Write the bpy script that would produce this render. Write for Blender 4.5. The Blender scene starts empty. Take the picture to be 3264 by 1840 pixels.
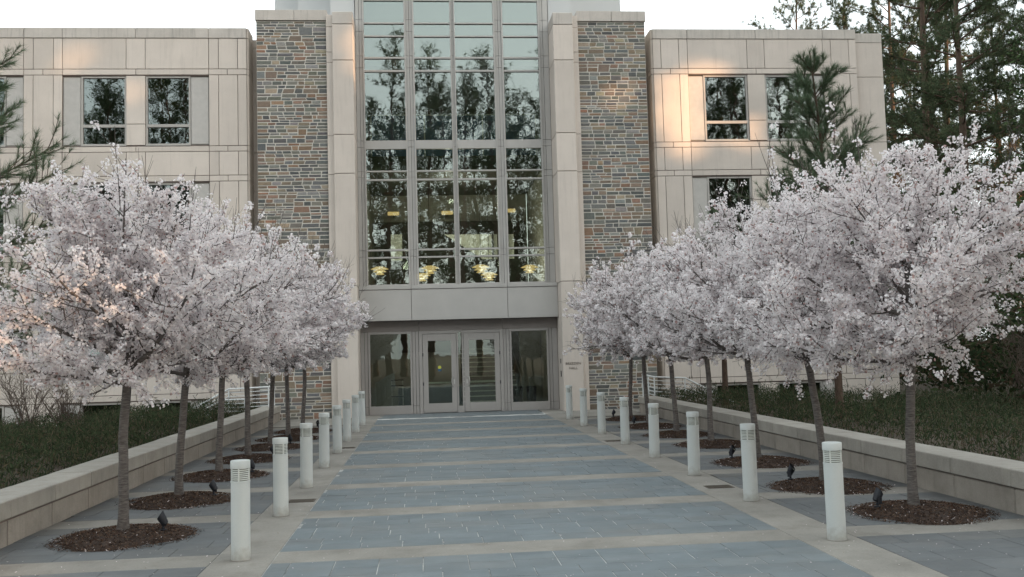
import bpy, math, random
import numpy as np
from mathutils import Matrix, Vector

random.seed(7)
rng = np.random.default_rng(11)
scn = bpy.context.scene
COL = scn.collection

# ------------------------------------------------------------------ camera
YAW, PITCH, ROLL, FPX = .0904, .0657, -.0277, 3091.0
CAM_POS = Vector((0, 0, 1.8))
Fv = Vector((math.sin(YAW)*math.cos(PITCH), math.cos(YAW)*math.cos(PITCH), math.sin(PITCH)))
Rv = Vector((math.cos(YAW), -math.sin(YAW), 0)); Uv = Rv.cross(Fv)
Rr = Rv*math.cos(ROLL) + Uv*math.sin(ROLL); Ur = -Rv*math.sin(ROLL) + Uv*math.cos(ROLL)
camd = bpy.data.cameras.new("camera"); cam = bpy.data.objects.new("camera", camd); COL.objects.link(cam)
camd.sensor_width = 36; camd.lens = 36*FPX/3264; camd.clip_end = 3000; camd.clip_start = .05
m = Matrix((Rr, Ur, -Fv)).transposed().to_4x4(); m.translation = CAM_POS
cam.matrix_world = m
scn.camera = cam

# ------------------------------------------------------------------ sky, sun, exposure
SUN_EL, SUN_AZ = math.radians(9), math.radians(54)      # low evening sun, behind the viewer and to the right
SUN_DIR = Vector((math.sin(SUN_AZ)*math.cos(SUN_EL), -math.cos(SUN_AZ)*math.cos(SUN_EL), math.sin(SUN_EL)))
world = bpy.data.worlds.new("World"); scn.world = world; world.use_nodes = True
wn, wl = world.node_tree.nodes, world.node_tree.links
wn.clear()
sky = wn.new("ShaderNodeTexSky"); sky.sky_type = 'NISHITA'; sky.sun_disc = False
sky.sun_elevation = SUN_EL; sky.sun_rotation = math.pi - SUN_AZ
sky.air_density = 1.0; sky.dust_density = 3.0; sky.ozone_density = 1.0
bw = wn.new("ShaderNodeRGBToBW"); wl.new(sky.outputs[0], bw.inputs[0])
mixw = wn.new("ShaderNodeMix"); mixw.data_type = 'RGBA'; mixw.inputs[0].default_value = .62   # pale, washed-out evening sky
wl.new(sky.outputs[0], mixw.inputs[6]); wl.new(bw.outputs[0], mixw.inputs[7])
bg = wn.new("ShaderNodeBackground"); bg.inputs[1].default_value = .15
veil = wn.new("ShaderNodeMix"); veil.data_type = 'RGBA'; veil.inputs[0].default_value = .5     # even veil of thin white cloud over the whole sky
wl.new(mixw.outputs[2], veil.inputs[6]); veil.inputs[7].default_value = (4.65, 5.0, 5.0, 1)
wl.new(veil.outputs[2], bg.inputs[0])
wo = wn.new("ShaderNodeOutputWorld"); wl.new(bg.outputs[0], wo.inputs[0])
sd = bpy.data.lights.new("sun", 'SUN'); sd.energy = 2.2; sd.angle = math.radians(.5); sd.color = (1, .60, .32)
so = bpy.data.objects.new("sun", sd); COL.objects.link(so)
so.rotation_euler = SUN_DIR.to_track_quat('Z', 'Y').to_euler()
so.location = (30, -40, 30)
scn.view_settings.view_transform = 'Standard'; scn.view_settings.look = 'None'
scn.view_settings.exposure = 1.80; scn.view_settings.gamma = 1.0
scn.view_settings.use_curve_mapping = False
scn.render.engine = 'CYCLES'
scn.cycles.max_bounces = 8; scn.cycles.diffuse_bounces = 5; scn.cycles.glossy_bounces = 3
scn.cycles.transmission_bounces = 4; scn.cycles.transparent_max_bounces = 8
scn.cycles.caustics_reflective = False; scn.cycles.caustics_refractive = False
scn.cycles.sample_clamp_indirect = 4
scn.cycles.use_denoising = True

# ------------------------------------------------------------------ materials
def lin(h):
    h = h.lstrip('#'); r = [int(h[i:i+2], 16)/255 for i in (0, 2, 4)]
    return tuple(((c+.055)/1.055)**2.4 if c > .04045 else c/12.92 for c in r)

class NT:
    def __init__(s, name):
        s.m = bpy.data.materials.new(name); s.m.use_nodes = True
        s.n = s.m.node_tree.nodes; s.l = s.m.node_tree.links; s.n.clear()
        s.out = s.n.new("ShaderNodeOutputMaterial")
    def new(s, t, **k):
        x = s.n.new(t)
        for a, b in k.items(): setattr(x, a, b)
        return x
    def link(s, a, b): s.l.new(a, b)
    def coord(s, kind="Object", scale=(1, 1, 1)):
        c = s.new("ShaderNodeTexCoord"); mp = s.new("ShaderNodeMapping"); mp.inputs[3].default_value = scale
        s.link(c.outputs[kind], mp.inputs[0]); return mp.outputs[0]
    def wcoord(s, scale=(1, 1, 1)):
        g = s.new("ShaderNodeNewGeometry"); mp = s.new("ShaderNodeMapping"); mp.inputs[3].default_value = scale
        s.link(g.outputs["Position"], mp.inputs[0]); return mp.outputs[0]
    def noise(s, vec, scale, detail=4, rough=.6, dist=0):
        n = s.new("ShaderNodeTexNoise"); n.inputs["Scale"].default_value = scale; n.inputs["Detail"].default_value = detail
        n.inputs["Roughness"].default_value = rough; n.inputs["Distortion"].default_value = dist
        s.link(vec, n.inputs["Vector"]); return n.outputs["Fac"]
    def ramp(s, fac, stops):
        r = s.new("ShaderNodeValToRGB"); e = r.color_ramp.elements
        while len(e) < len(stops): e.new(.5)
        for q, (p, c) in zip(e, stops):
            q.position = p; q.color = (*c, 1) if len(c) == 3 else c
        s.link(fac, r.inputs[0]); return r.outputs[0]
    def mix(s, fac, a, b, mode='MIX'):
        x = s.new("ShaderNodeMix", data_type='RGBA', blend_type=mode)
        for sock, v in ((x.inputs[0], fac), (x.inputs[6], a), (x.inputs[7], b)):
            if hasattr(v, 'is_output') or hasattr(v, 'links'): s.link(v, sock)
            elif isinstance(v, (int, float)): sock.default_value = v
            else: sock.default_value = (*v, 1) if len(v) == 3 else v
        return x.outputs[2]
    def maprange(s, v, a, b, c, d):
        x = s.new("ShaderNodeMapRange"); 
        for i, q in zip((1, 2, 3, 4), (a, b, c, d)): x.inputs[i].default_value = q
        s.link(v, x.inputs[0]); return x.outputs[0]
    def attr(s, name):
        a = s.new("ShaderNodeAttribute"); a.attribute_name = name; return a
    def bump(s, h, strength=.3, dist=.01):
        b = s.new("ShaderNodeBump"); b.inputs["Strength"].default_value = strength; b.inputs["Distance"].default_value = dist
        s.link(h, b.inputs["Height"]); return b.outputs[0]
    def principled(s, color, rough=.8, metal=0, normal=None, spec=.3):
        p = s.new("ShaderNodeBsdfPrincipled")
        if hasattr(color, 'links'): s.link(color, p.inputs["Base Color"])
        else: p.inputs["Base Color"].default_value = (*color, 1)
        if hasattr(rough, 'links'): s.link(rough, p.inputs["Roughness"])
        else: p.inputs["Roughness"].default_value = rough
        p.inputs["Metallic"].default_value = metal; p.inputs["Specular IOR Level"].default_value = spec
        if normal is not None: s.link(normal, p.inputs["Normal"])
        s.link(p.outputs[0], s.out.inputs[0]); return p

def mat_speckle(name, base, var=.12, scale=1.2, fine=60, rough=.85, bump=.15, random_amt=.08, streak=0.0):
    t = NT(name); v = t.wcoord()
    big = t.noise(v, scale, 5, .6); fn = t.noise(v, fine, 3, .7)
    d = tuple(c*(1-var) for c in base); l = tuple(min(1, c*(1+var)) for c in base)
    c = t.ramp(big, [(.3, d), (.7, l)])
    f = t.maprange(fn, .25, .75, .86, 1.12)
    c = t.mix(1.0, c, t.ramp(f, [(0, (0, 0, 0)), (1, (1, 1, 1))]), 'MULTIPLY') if False else c
    sc = t.new("ShaderNodeVectorMath", operation='SCALE'); t.link(c, sc.inputs[0]); t.link(f, sc.inputs[3]); c = sc.outputs[0]
    oi = t.new("ShaderNodeObjectInfo"); r = t.maprange(oi.outputs["Random"], 0, 1, 1-random_amt, 1+random_amt)
    s2 = t.new("ShaderNodeVectorMath", operation='SCALE'); t.link(c, s2.inputs[0]); t.link(r, s2.inputs[3]); c = s2.outputs[0]
    if streak:
        sv = t.wcoord((7, 7, .5)); sn = t.noise(sv, 1.6, 4, .7)
        c = t.mix(t.maprange(sn, .52, .75, 0, streak), c, tuple(q*.45 for q in base))
    t.principled(c, rough, normal=t.bump(fn, bump, .004)); return t.m

def mat_flat(name, base, rough=.5, metal=0, spec=.4, var=.06, scale=6):
    t = NT(name); v = t.coord(); n = t.noise(v, scale, 4)
    c = t.ramp(n, [(.3, tuple(q*(1-var) for q in base)), (.7, tuple(min(1, q*(1+var)) for q in base))])
    t.principled(c, rough, metal, spec=spec); return t.m

M = {}
M['precast'] = mat_speckle('precast_panel', (.60, .537, .482), .07, .9, 90, .9, .12, .06, .2)
M['coping'] = mat_speckle('precast_coping', (.52, .48, .438), .1, 1.4, 90, .9, .12, .03, .5)
M['joint'] = mat_flat('joint_sealant', (.16, .13, .115), .9)
M['metal'] = mat_flat('grey_metal_panel', (.42, .405, .385), .45, .0, .4, .05, 1.5)
M['metal_entry_shaded'] = mat_flat('entrance_metal_shaded', (.33, .31, .293), .45, .0, .4, .05, 1.5)  # grey metal darkened to paint the shade around the doors
M['metal_shaded'] = mat_flat('grey_metal_shaded', (.23, .205, .19), .5, .0, .4, .06, 2)  # same grey metal, shade under the fascia put into its colour
M['metal_pale'] = mat_flat('pale_metal_cladding', (.52, .53, .53), .5, .0, .4, .03, .5)
M['window_frame'] = mat_flat('window_frame_metal', (.40, .38, .355), .45, 0, .4)
M['grey_panel'] = mat_flat('grey_infill_panel', (.47, .45, .425), .6, 0, .3)
M['black_gap'] = mat_flat('shadow_gap', (.05, .045, .042), .9)
def stained(m, dark, lo=.5, hi=.72, amt=.5, scale=2.3):
    t = m.node_tree; p = next(n for n in t.nodes if n.type == 'BSDF_PRINCIPLED'); src = p.inputs['Base Color'].links[0].from_socket
    g = t.nodes.new('ShaderNodeNewGeometry'); n = t.nodes.new('ShaderNodeTexNoise'); n.inputs['Scale'].default_value = scale; n.inputs['Detail'].default_value = 8; n.inputs['Roughness'].default_value = .72; t.links.new(g.outputs['Position'], n.inputs['Vector'])
    mr = t.nodes.new('ShaderNodeMapRange'); mr.inputs[1].default_value = lo; mr.inputs[2].default_value = hi; mr.inputs[4].default_value = amt; t.links.new(n.outputs['Fac'], mr.inputs[0])
    mx = t.nodes.new('ShaderNodeMix'); mx.data_type = 'RGBA'; t.links.new(mr.outputs[0], mx.inputs[0]); t.links.new(src, mx.inputs[6]); mx.inputs[7].default_value = (*dark, 1); t.links.new(mx.outputs[2], p.inputs['Base Color']); return m
M['concrete'] = mat_speckle('concrete_band', (.245, .232, .208), .2, 1.1, 45, .9, .25, .05, 0)
M['wall_block'] = mat_speckle('retaining_wall_block', (.31, .28, .245), .12, 2.0, 70, .92, .2, .06, .35)
M['wall_cap'] = mat_speckle('retaining_wall_cap', (.35, .33, .295), .12, 2.0, 80, .92, .2, .05, .25)
M['mortar'] = mat_speckle('stone_mortar', (.58, .55, .50), .08, 2, 80, .95, .2, 0)
M['white_paint'] = mat_speckle('white_bollard_paint', (.51, .535, .525), .03, 1.5, 400, .45, .01, .03)
M['white_rail'] = mat_flat('white_rail_paint', (.66, .68, .68), .4)
M['lens'] = mat_flat('bollard_lens', (.17, .185, .15), .25, 0, .5)
M['louver'] = mat_flat('bollard_louver', (.56, .58, .55), .4)
M['dark_metal'] = mat_flat('uplight_metal', (.018, .020, .026), .5, .2, .4)
M['steel'] = mat_flat('stainless_steel', (.55, .55, .53), .3, .8)
M['grate'] = mat_flat('drain_grate_iron', (.10, .085, .07), .7, .3)
M['letter'] = mat_flat('letter_bronze', (.17, .145, .12), .5, .3)
M['sticker_blue'] = mat_flat('sticker_blue', (.03, .09, .16), .5)
M['sticker_yellow'] = mat_flat('sticker_yellow', (.5, .5, .08), .5)
M['interior'] = mat_flat('interior_wall_paint', (.34, .33, .30), .8, var=.1, scale=.6)
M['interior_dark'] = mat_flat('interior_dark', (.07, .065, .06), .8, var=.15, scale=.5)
M['interior_floor'] = mat_flat('interior_floor_slate', (.10, .115, .12), .4, var=.2, scale=2)
M['interior_white'] = mat_flat('interior_white', (.80, .83, .76), .6)
M['interior_green'] = mat_flat('interior_green_wall', (.31, .31, .275), .7, var=.08, scale=.8)
M['blue_glass'] = mat_flat('balustrade_blue', (.05, .15, .34), .3, 0, .5, .2, 2)
M['stair'] = mat_flat('stair_tread', (.22, .23, .22), .7, var=.15)
M['rubber'] = mat_flat('black_plastic', (.015, .015, .017), .5)

def mat_paving(name, base, tint, var):
    t = NT(name); v = t.wcoord()
    oi = t.new("ShaderNodeObjectInfo"); at = t.attr('tone')
    add = t.new("ShaderNodeMath", operation='ADD'); t.link(oi.outputs["Random"], add.inputs[0]); t.link(at.outputs["Fac"], add.inputs[1])
    fr = t.new("ShaderNodeMath", operation='FRACT'); t.link(add.outputs[0], fr.inputs[0])
    lo = tuple(c*(1-var) for c in base); hi = tuple(c*(1+var) for c in base)
    c = t.ramp(fr.outputs[0], [(0, lo), (.45, base), (.75, hi), (1, tint)])
    cloud = t.noise(t.wcoord((1.4, 2.6, 1)), 1.5, 6, .7); grain = t.noise(t.wcoord((9, 30, 9)), 3, 5, .75)
    s1 = t.new("ShaderNodeVectorMath", operation='SCALE'); t.link(c, s1.inputs[0]); t.link(t.maprange(cloud, .3, .7, .84, 1.16), s1.inputs[3])
    s2 = t.new("ShaderNodeVectorMath", operation='SCALE'); t.link(s1.outputs[0], s2.inputs[0]); t.link(t.maprange(grain, .25, .75, .86, 1.14), s2.inputs[3])
    dirt = t.noise(v, .45, 5, .65)
    c = t.mix(t.maprange(dirt, .5, .75, 0, .35), s2.outputs[0], (.22, .20, .175))
    t.principled(c, t.maprange(grain, .2, .8, .55, .75), normal=t.bump(grain, .25, .006), spec=.3); return t.m
M['slate'] = mat_paving('bluestone_paver', (.145, .170, .182), (.150, .165, .170), .07)
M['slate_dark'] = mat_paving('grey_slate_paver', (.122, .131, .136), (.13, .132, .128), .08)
M['paver_joint'] = mat_speckle('paver_joint_mortar', (.36, .362, .35), .7, 2.2, 30, .95, .2, 0)
M['paver_joint_dark'] = mat_speckle('paver_joint_dirt', (.085, .08, .07), .3, 2.0, 30, .95, .2, 0)

def mat_attr(name, rough=.85, spec=.25, vscale=14, amt=.22, bump=.5):
    t = NT(name); a = t.attr('col'); v = t.wcoord()
    n = t.noise(v, vscale, 5, .7); n2 = t.noise(t.wcoord((1, 1, 3)), vscale*2.2, 4, .7)
    s = t.new("ShaderNodeVectorMath", operation='SCALE'); t.link(a.outputs["Color"], s.inputs[0]); t.link(t.maprange(n, .25, .75, 1-amt, 1+amt), s.inputs[3])
    t.principled(s.outputs[0], rough, normal=t.bump(n2, bump, .012), spec=spec); return t.m
M['stone'] = mat_attr('pier_stone')

def mat_leaf(name, trans=.3, rough=.6):
    t = NT(name); a = t.attr('col')
    d = t.new("ShaderNodeBsdfDiffuse"); tr = t.new("ShaderNodeBsdfTranslucent"); mx = t.new("ShaderNodeMixShader")
    t.link(a.outputs["Color"], d.inputs[0]); t.link(a.outputs["Color"], tr.inputs[0])
    mx.inputs[0].default_value = trans; t.link(d.outputs[0], mx.inputs[1]); t.link(tr.outputs[0], mx.inputs[2])
    t.link(mx.outputs[0], t.out.inputs[0]); return t.m
M['blossom'] = mat_leaf('cherry_blossom', .5)
M['needle'] = mat_leaf('pine_needle', .2)
M['leaf'] = mat_leaf('small_leaf', .25)
M['mulch_chip'] = mat_leaf('mulch_chip', 0)

def mat_bark(name, a, b, sc, hor):
    t = NT(name); v = t.coord("Object", hor); n = t.noise(v, sc, 6, .7, .4); n2 = t.noise(t.coord("Object", (1, 1, 1)), 3, 4)
    c = t.ramp(n, [(.3, a), (.7, b)])
    c = t.mix(t.maprange(n2, .5, .7, 0, .5), c, tuple((p+q)*.5*1.15 for p, q in zip(a, b)))
    t.principled(c, .9, normal=t.bump(n, .6, .01), spec=.15); return t.m
M['cherry_bark'] = mat_bark('cherry_bark', (.045, .039, .036), (.20, .18, .168), 3.2, (4, 4, 22))
M['cherry_twig'] = mat_flat('cherry_twig', (.062, .044, .04), .85, spec=.15)
M['pine_bark'] = mat_bark('pine_bark', (.05, .036, .028), (.15, .105, .08), 4, (8, 8, 2))
M['twig'] = mat_flat('bare_twig', (.11, .085, .07), .9, spec=.1)
M['mulch'] = mat_speckle('bark_mulch', (.05, .034, .027), .4, 12, 80, .95, .8, .1)
M['soil'] = mat_speckle('leaf_litter_ground', (.07, .055, .04), .3, 1.2, 25, .95, .6, 0)

def mat_glass(name, refl, tint, wav=.02, wscale=(.7, .7, 1.0)):
    t = NT(name)
    tr = t.new("ShaderNodeBsdfTransparent"); tr.inputs[0].default_value = (*tint, 1)
    gl = t.new("ShaderNodeBsdfGlossy"); gl.inputs["Roughness"].default_value = 0.008; gl.inputs["Color"].default_value = (.93, 1, .98, 1)
    n = t.noise(t.wcoord(wscale), 1.3, 3, .55)
    t.link(t.bump(n, 1.0, wav), gl.inputs["Normal"])
    fr = t.new("ShaderNodeFresnel"); fr.inputs[0].default_value = 1.5
    mx = t.new("ShaderNodeMixShader"); ad = t.new("ShaderNodeMath", operation='ADD'); ad.inputs[1].default_value = refl; ad.use_clamp = True
    t.link(fr.outputs[0], ad.inputs[0]); t.link(ad.outputs[0], mx.inputs[0])
    t.link(tr.outputs[0], mx.inputs[1]); t.link(gl.outputs[0], mx.inputs[2]); t.link(mx.outputs[0], t.out.inputs[0]); return t.m
M['glass'] = mat_glass('curtain_wall_glass', .12, (.70, .74, .69), .0022)
M['glass_wing'] = mat_glass('window_glass', .13, (.45, .50, .48), .002)
M['glass_door'] = mat_glass('door_glass', .03, (.80, .85, .80), .0012)

def mat_emit(name, col, st):
    t = NT(name); e = t.new("ShaderNodeEmission"); e.inputs[0].default_value = (*col, 1); e.inputs[1].default_value = st
    t.link(e.outputs[0], t.out.inputs[0]); return t.m
M['lamp_glow'] = mat_emit('lamp_glow', (1, .70, .30), .34)
M['lamp_core'] = mat_emit('lamp_core', (1, .85, .5), 2)
M['down_light'] = mat_emit('ceiling_down_light', (1, .95, .8), 2.2)

for k_, c_, a_ in (('concrete', (.13, .115, .095), .55), ('wall_block', (.14, .125, .105), .5), ('wall_cap', (.17, .155, .135), .4), ('slate', (.20, .195, .18), .3), ('slate_dark', (.20, .19, .175), .35)): stained(M[k_], c_, .5, .74, a_)

def grime(m):
    t = m.node_tree; p = next(n for n in t.nodes if n.type == 'BSDF_PRINCIPLED'); src = p.inputs['Base Color'].links[0].from_socket
    g = t.nodes.new('ShaderNodeNewGeometry'); sx = t.nodes.new('ShaderNodeSeparateXYZ'); t.links.new(g.outputs['Position'], sx.inputs[0])
    n = t.nodes.new('ShaderNodeTexNoise'); n.inputs['Scale'].default_value = 22; n.inputs['Detail'].default_value = 6; t.links.new(g.outputs['Position'], n.inputs['Vector'])
    ad = t.nodes.new('ShaderNodeMath'); ad.operation = 'MULTIPLY_ADD'; ad.inputs[1].default_value = -.22; t.links.new(n.outputs['Fac'], ad.inputs[0]); t.links.new(sx.outputs[2], ad.inputs[2])
    mr = t.nodes.new('ShaderNodeMapRange'); mr.inputs[1].default_value = -.10; mr.inputs[2].default_value = .02; mr.inputs[3].default_value = .5; mr.inputs[4].default_value = 0; t.links.new(ad.outputs[0], mr.inputs[0])
    mx = t.nodes.new('ShaderNodeMix'); mx.data_type = 'RGBA'; t.links.new(mr.outputs[0], mx.inputs[0]); t.links.new(src, mx.inputs[6]); mx.inputs[7].default_value = (.24, .21, .17, 1); t.links.new(mx.outputs[2], p.inputs['Base Color'])
grime(M['white_paint'])
# ------------------------------------------------------------------ builders
def link(o, parent=None):
    COL.objects.link(o)
    if parent is not None: o.parent = parent
    return o
def tag(o, label=None, cat=None, group=None, kind=None):
    if label: o['label'] = label
    if cat: o['category'] = cat
    if group: o['group'] = group
    if kind: o['kind'] = kind
    return o
def empty(name, loc=(0, 0, 0), rz=0):
    o = bpy.data.objects.new(name, None); o.location = loc; o.rotation_euler = (0, 0, rz); o.empty_display_size = .2
    return link(o)
def copy_tree(o, parent=None):
    c = o.copy(); COL.objects.link(c); c.parent = parent
    for ch in list(o.children): copy_tree(ch, c)
    return c

def np_mesh(name, V, F, mat, col=None, smooth=False):
    V = np.asarray(V, np.float32); F = np.asarray(F, np.int32)
    me = bpy.data.meshes.new(name); nf, k = F.shape
    me.vertices.add(len(V)); me.vertices.foreach_set('co', V.ravel())
    me.loops.add(nf*k); me.loops.foreach_set('vertex_index', F.ravel())
    me.polygons.add(nf); me.polygons.foreach_set('loop_start', np.arange(0, nf*k, k, dtype=np.int32))
    if smooth: me.polygons.foreach_set('use_smooth', np.ones(nf, bool))
    if col is not None:
        a = me.attributes.new('col', 'FLOAT_COLOR', 'POINT'); c = np.ones((len(V), 4), np.float32); c[:, :3] = col
        a.data.foreach_set('color', c.ravel())
    me.update(calc_edges=True); me.materials.append(mat); return me

class MB:
    def __init__(s): s.v = []; s.f = []; s.c = []; s.t = []
    def add(s, vs, fs, col=None, tone=None):
        o = len(s.v); s.v += [tuple(p) for p in vs]; s.f += [tuple(i+o for i in f) for f in fs]
        s.c += [col or (1, 1, 1)]*len(vs); s.t += [tone or 0.0]*len(vs)
    def box(s, x0, x1, y0, y1, z0, z1, b=0, col=None, tone=None):
        if b <= 0:
            vs = [(x, y, z) for x in (x0, x1) for y in (y0, y1) for z in (z0, z1)]
            s.add(vs, [(0, 1, 3, 2), (4, 6, 7, 5), (0, 4, 5, 1), (2, 3, 7, 6), (0, 2, 6, 4), (1, 5, 7, 3)], col, tone); return
        # bevelled box: 24 verts
        lo = (x0, y0, z0); hi = (x1, y1, z1); vs = []; idx = {}
        for ax in range(3):
            for sg in (0, 1):
                for u in (0, 1):
                    for w in (0, 1):
                        p = [0, 0, 0]; p[ax] = (lo, hi)[sg][ax]
                        a1, a2 = [(1, 2), (0, 2), (0, 1)][ax]
                        p[a1] = lo[a1]+b if u == 0 else hi[a1]-b; p[a2] = lo[a2]+b if w == 0 else hi[a2]-b
                        idx[ax, sg, u, w] = len(vs); vs.append(p)
        fs = []
        for ax in range(3):
            for sg in (0, 1): fs.append((idx[ax, sg, 0, 0], idx[ax, sg, 1, 0], idx[ax, sg, 1, 1], idx[ax, sg, 0, 1]))
        for su in (0, 1):
            for sw in (0, 1):
                fs.append((idx[0, su, sw, 0], idx[0, su, sw, 1], idx[1, sw, su, 1], idx[1, sw, su, 0]))
                fs.append((idx[0, su, 0, sw], idx[0, su, 1, sw], idx[2, sw, su, 1], idx[2, sw, su, 0]))
                fs.append((idx[1, su, 0, sw], idx[1, su, 1, sw], idx[2, sw, 1, su], idx[2, sw, 0, su]))
        for a in (0, 1):
            for bb in (0, 1):
                for c in (0, 1): fs.append((idx[0, a, bb, c], idx[1, bb, a, c], idx[2, c, a, bb]))
        s.add(vs, fs, col, tone)
    def lathe(s, prof, n=24, cx=0, cy=0, col=None):
        vs = []; fs = []
        for r, z in prof:
            for i in range(n):
                a = 2*math.pi*i/n; vs.append((cx+r*math.cos(a), cy+r*math.sin(a), z))
        for j in range(len(prof)-1):
            for i in range(n):
                k = (i+1) % n; fs.append((j*n+i, j*n+k, (j+1)*n+k, (j+1)*n+i))
        fs.append(tuple(range(n))[::-1]); fs.append(tuple(range((len(prof)-1)*n, len(prof)*n)))
        s.add(vs, fs, col)
    def tube(s, pts, rad, n=8, col=None):
        pts = [Vector(p) for p in pts]; vs = []; fs = []
        rads = rad if isinstance(rad, (list, tuple)) else [rad]*len(pts)
        for i, p in enumerate(pts):
            d = (pts[min(i+1, len(pts)-1)]-pts[max(i-1, 0)]).normalized()
            u = d.orthogonal() if abs(d.z) > .95 else d.cross(Vector((0, 0, 1)))
            u.normalize(); w = d.cross(u)
            for k in range(n):
                a = 2*math.pi*k/n; vs.append(p+(u*math.cos(a)+w*math.sin(a))*rads[i])
        for i in range(len(pts)-1):
            for k in range(n):
                q = (k+1) % n; fs.append((i*n+k, i*n+q, (i+1)*n+q, (i+1)*n+k))
        fs.append(tuple(range(n))[::-1]); fs.append(tuple(range((len(pts)-1)*n, len(pts)*n)))
        s.add(vs, fs, col)
    def mesh(s, name, mat, smooth=False, usecol=False, usetone=False):
        me = bpy.data.meshes.new(name); me.from_pydata(s.v, [], s.f); me.materials.append(mat)
        if usecol:
            a = me.attributes.new('col', 'FLOAT_COLOR', 'POINT'); a.data.foreach_set('color', np.array([(*c, 1) for c in s.c], np.float32).ravel())
        if usetone:
            a = me.attributes.new('tone', 'FLOAT', 'POINT'); a.data.foreach_set('value', np.array(s.t, np.float32))
        if smooth:
            me.polygons.foreach_set('use_smooth', np.ones(len(me.polygons), bool))
            try: me.set_sharp_from_angle(angle=math.radians(40))
            except Exception: pass
        me.update(); return me
    def build(s, name, mat, parent=None, **k):
        return link(bpy.data.objects.new(name, s.mesh(name, mat, **k)), parent)
def bx(name, x0, x1, y0, y1, z0, z1, mat, parent=None, b=0):
    q = MB(); q.box(x0, x1, y0, y1, z0, z1, b); return q.build(name, mat, parent)

# ------------------------------------------------------------------ ground and plaza
S = 2.36                       # paving module: band, bollard and tree spacing
BAND0 = 9.10
q = MB(); q.add([(-900, -900, -.30), (900, -900, -.30), (900, 900, -.30), (-900, 900, -.30)], [(0, 1, 2, 3)])
tag(q.build('ground', M['soil']), kind='structure')

XL0, XL1, XR1, XR0 = -1.95, -1.40, 3.40, 3.95      # concrete strips
WL, WR = -4.24, 6.02                               # faces of the retaining walls
plaza = bx('plaza', WL-.02, WR+.02, 3.0, 29.1, -.29, -.0045, M['paver_joint'])
tag(plaza, kind='structure')
bands = [BAND0 + S*k for k in range(-2, 9)]
BW = .26                                           # half width of a concrete band
trees_L = [(-3.17, 10.53), (-3.22, 13.05), (-3.24, 15.6), (-3.22, 18.0), (-3.17, 20.2), (-3.1, 22.2), (-3.05, 24.3)]
trees_R = [(5.10, 9.95), (4.98, 12.0), (5.06, 14.7), (5.2, 17.6), (5.12, 19.8), (5.08, 22.1), (5.2, 24.7)]

# concrete edging strips, cast in lengths between bands
for xa, xb in ((XL0, XL1), (XR1, XR0)):
    for k in range(len(bands)-1):
        bx('edging_strip', xa+.004, xb-.004, bands[k]+BW-S/2+S/2+.003, bands[k+1]+BW-.003, -.1, .0, M['concrete'], plaza, .003)
for k, y in enumerate(bands[:-1]):
    bx('concrete_band', XL1+.003, XR1-.003, y-BW, y+BW, -.1, random.uniform(-.001, .002), M['concrete'], plaza, .003)
    if y > 6.5:
        bx('concrete_band', WL, XL0-.003, y-BW, y+BW, -.1, random.uniform(-.001, .002), M['concrete'], plaza, .003)
        bx('concrete_band', XR0+.003, WR, y-BW, y+BW, -.1, random.uniform(-.001, .002), M['concrete'], plaza, .003)
bx('landing_slab', WL, XL0-.003, 26.30, 29.25, -.1, .002, M['concrete'], plaza, .003)
bx('landing_slab', XR0+.003, WR+.0, 26.30, 29.25, -.1, .002, M['concrete'], plaza, .003)
bx('landing_slab', XL0, -1.3, 28.42, 30.0, -.1, .001, M['concrete'], plaza, .003)
bx('landing_slab', 3.45, XR0+.2, 28.42, 30.0, -.1, .001, M['concrete'], plaza, .003)
bx('joint_bed', WL, XL0-.001, 3.0, 26.3, -.05, -.003, M['paver_joint_dark'], plaza)
bx('joint_bed', XR0+.001, WR, 3.0, 26.3, -.05, -.003, M['paver_joint_dark'], plaza)

cand = []                                         # (distance, material, x0,x1,y0,y1)
NC = 6
for k in range(len(bands)):
    ya = bands[k]+BW; yb = (bands[k+1]-BW) if k+1 < len(bands) else 30.05
    if yb < 7.2: continue
    nc = NC if yb-ya > 1 else max(1, round((yb-ya)/.307))
    ch = (yb-ya)/nc
    for r in range(nc):
        y0 = ya+r*ch; y1 = y0+ch
        if y1 < 7.3: continue
        x = XL1 - random.uniform(0, .36)
        while x < XR1-.01:
            w = .385*random.choice((1, 1, 1, 1.02, .98, 1.0)); a = max(x, XL1); b = min(x+w, XR1)
            if XR1-b < .06: b = XR1
            if b-a > .05: cand.append((math.hypot((a+b)/2-.7, y0), 'slate', a, b, y0, y1))
            x += w if b < XR1 else 9
    if yb > 27.5: continue
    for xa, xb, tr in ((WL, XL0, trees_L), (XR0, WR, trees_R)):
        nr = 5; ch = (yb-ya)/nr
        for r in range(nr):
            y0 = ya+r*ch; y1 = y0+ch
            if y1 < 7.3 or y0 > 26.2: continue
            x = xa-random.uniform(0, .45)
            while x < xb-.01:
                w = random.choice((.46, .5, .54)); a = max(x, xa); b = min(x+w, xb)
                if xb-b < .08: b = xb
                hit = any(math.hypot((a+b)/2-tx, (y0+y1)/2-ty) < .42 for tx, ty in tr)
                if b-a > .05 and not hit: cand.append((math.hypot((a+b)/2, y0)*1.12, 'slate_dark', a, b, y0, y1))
                x += w if b < xb else 9
cand.sort()
rest = {'slate': MB(), 'slate_dark': MB()}
for i, (dd, mt, a, b, y0, y1) in enumerate(cand):
    g = .0045 if mt == 'slate' else .0035; gy = .0010
    dz = random.uniform(-.0008, .0028)
    args = (a+g, b-g, y0+gy, y1-gy, -.06, dz)
    if i < 296:
        q = MB(); q.box(*args, .003, None, random.random()); q.build('paving_stone', M[mt], plaza, usetone=True)
    else: rest[mt].box(*args, 0, None, random.random())
for mt in rest: tag(rest[mt].build('far_paving', M[mt], plaza, usetone=True), kind='stuff')

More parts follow.
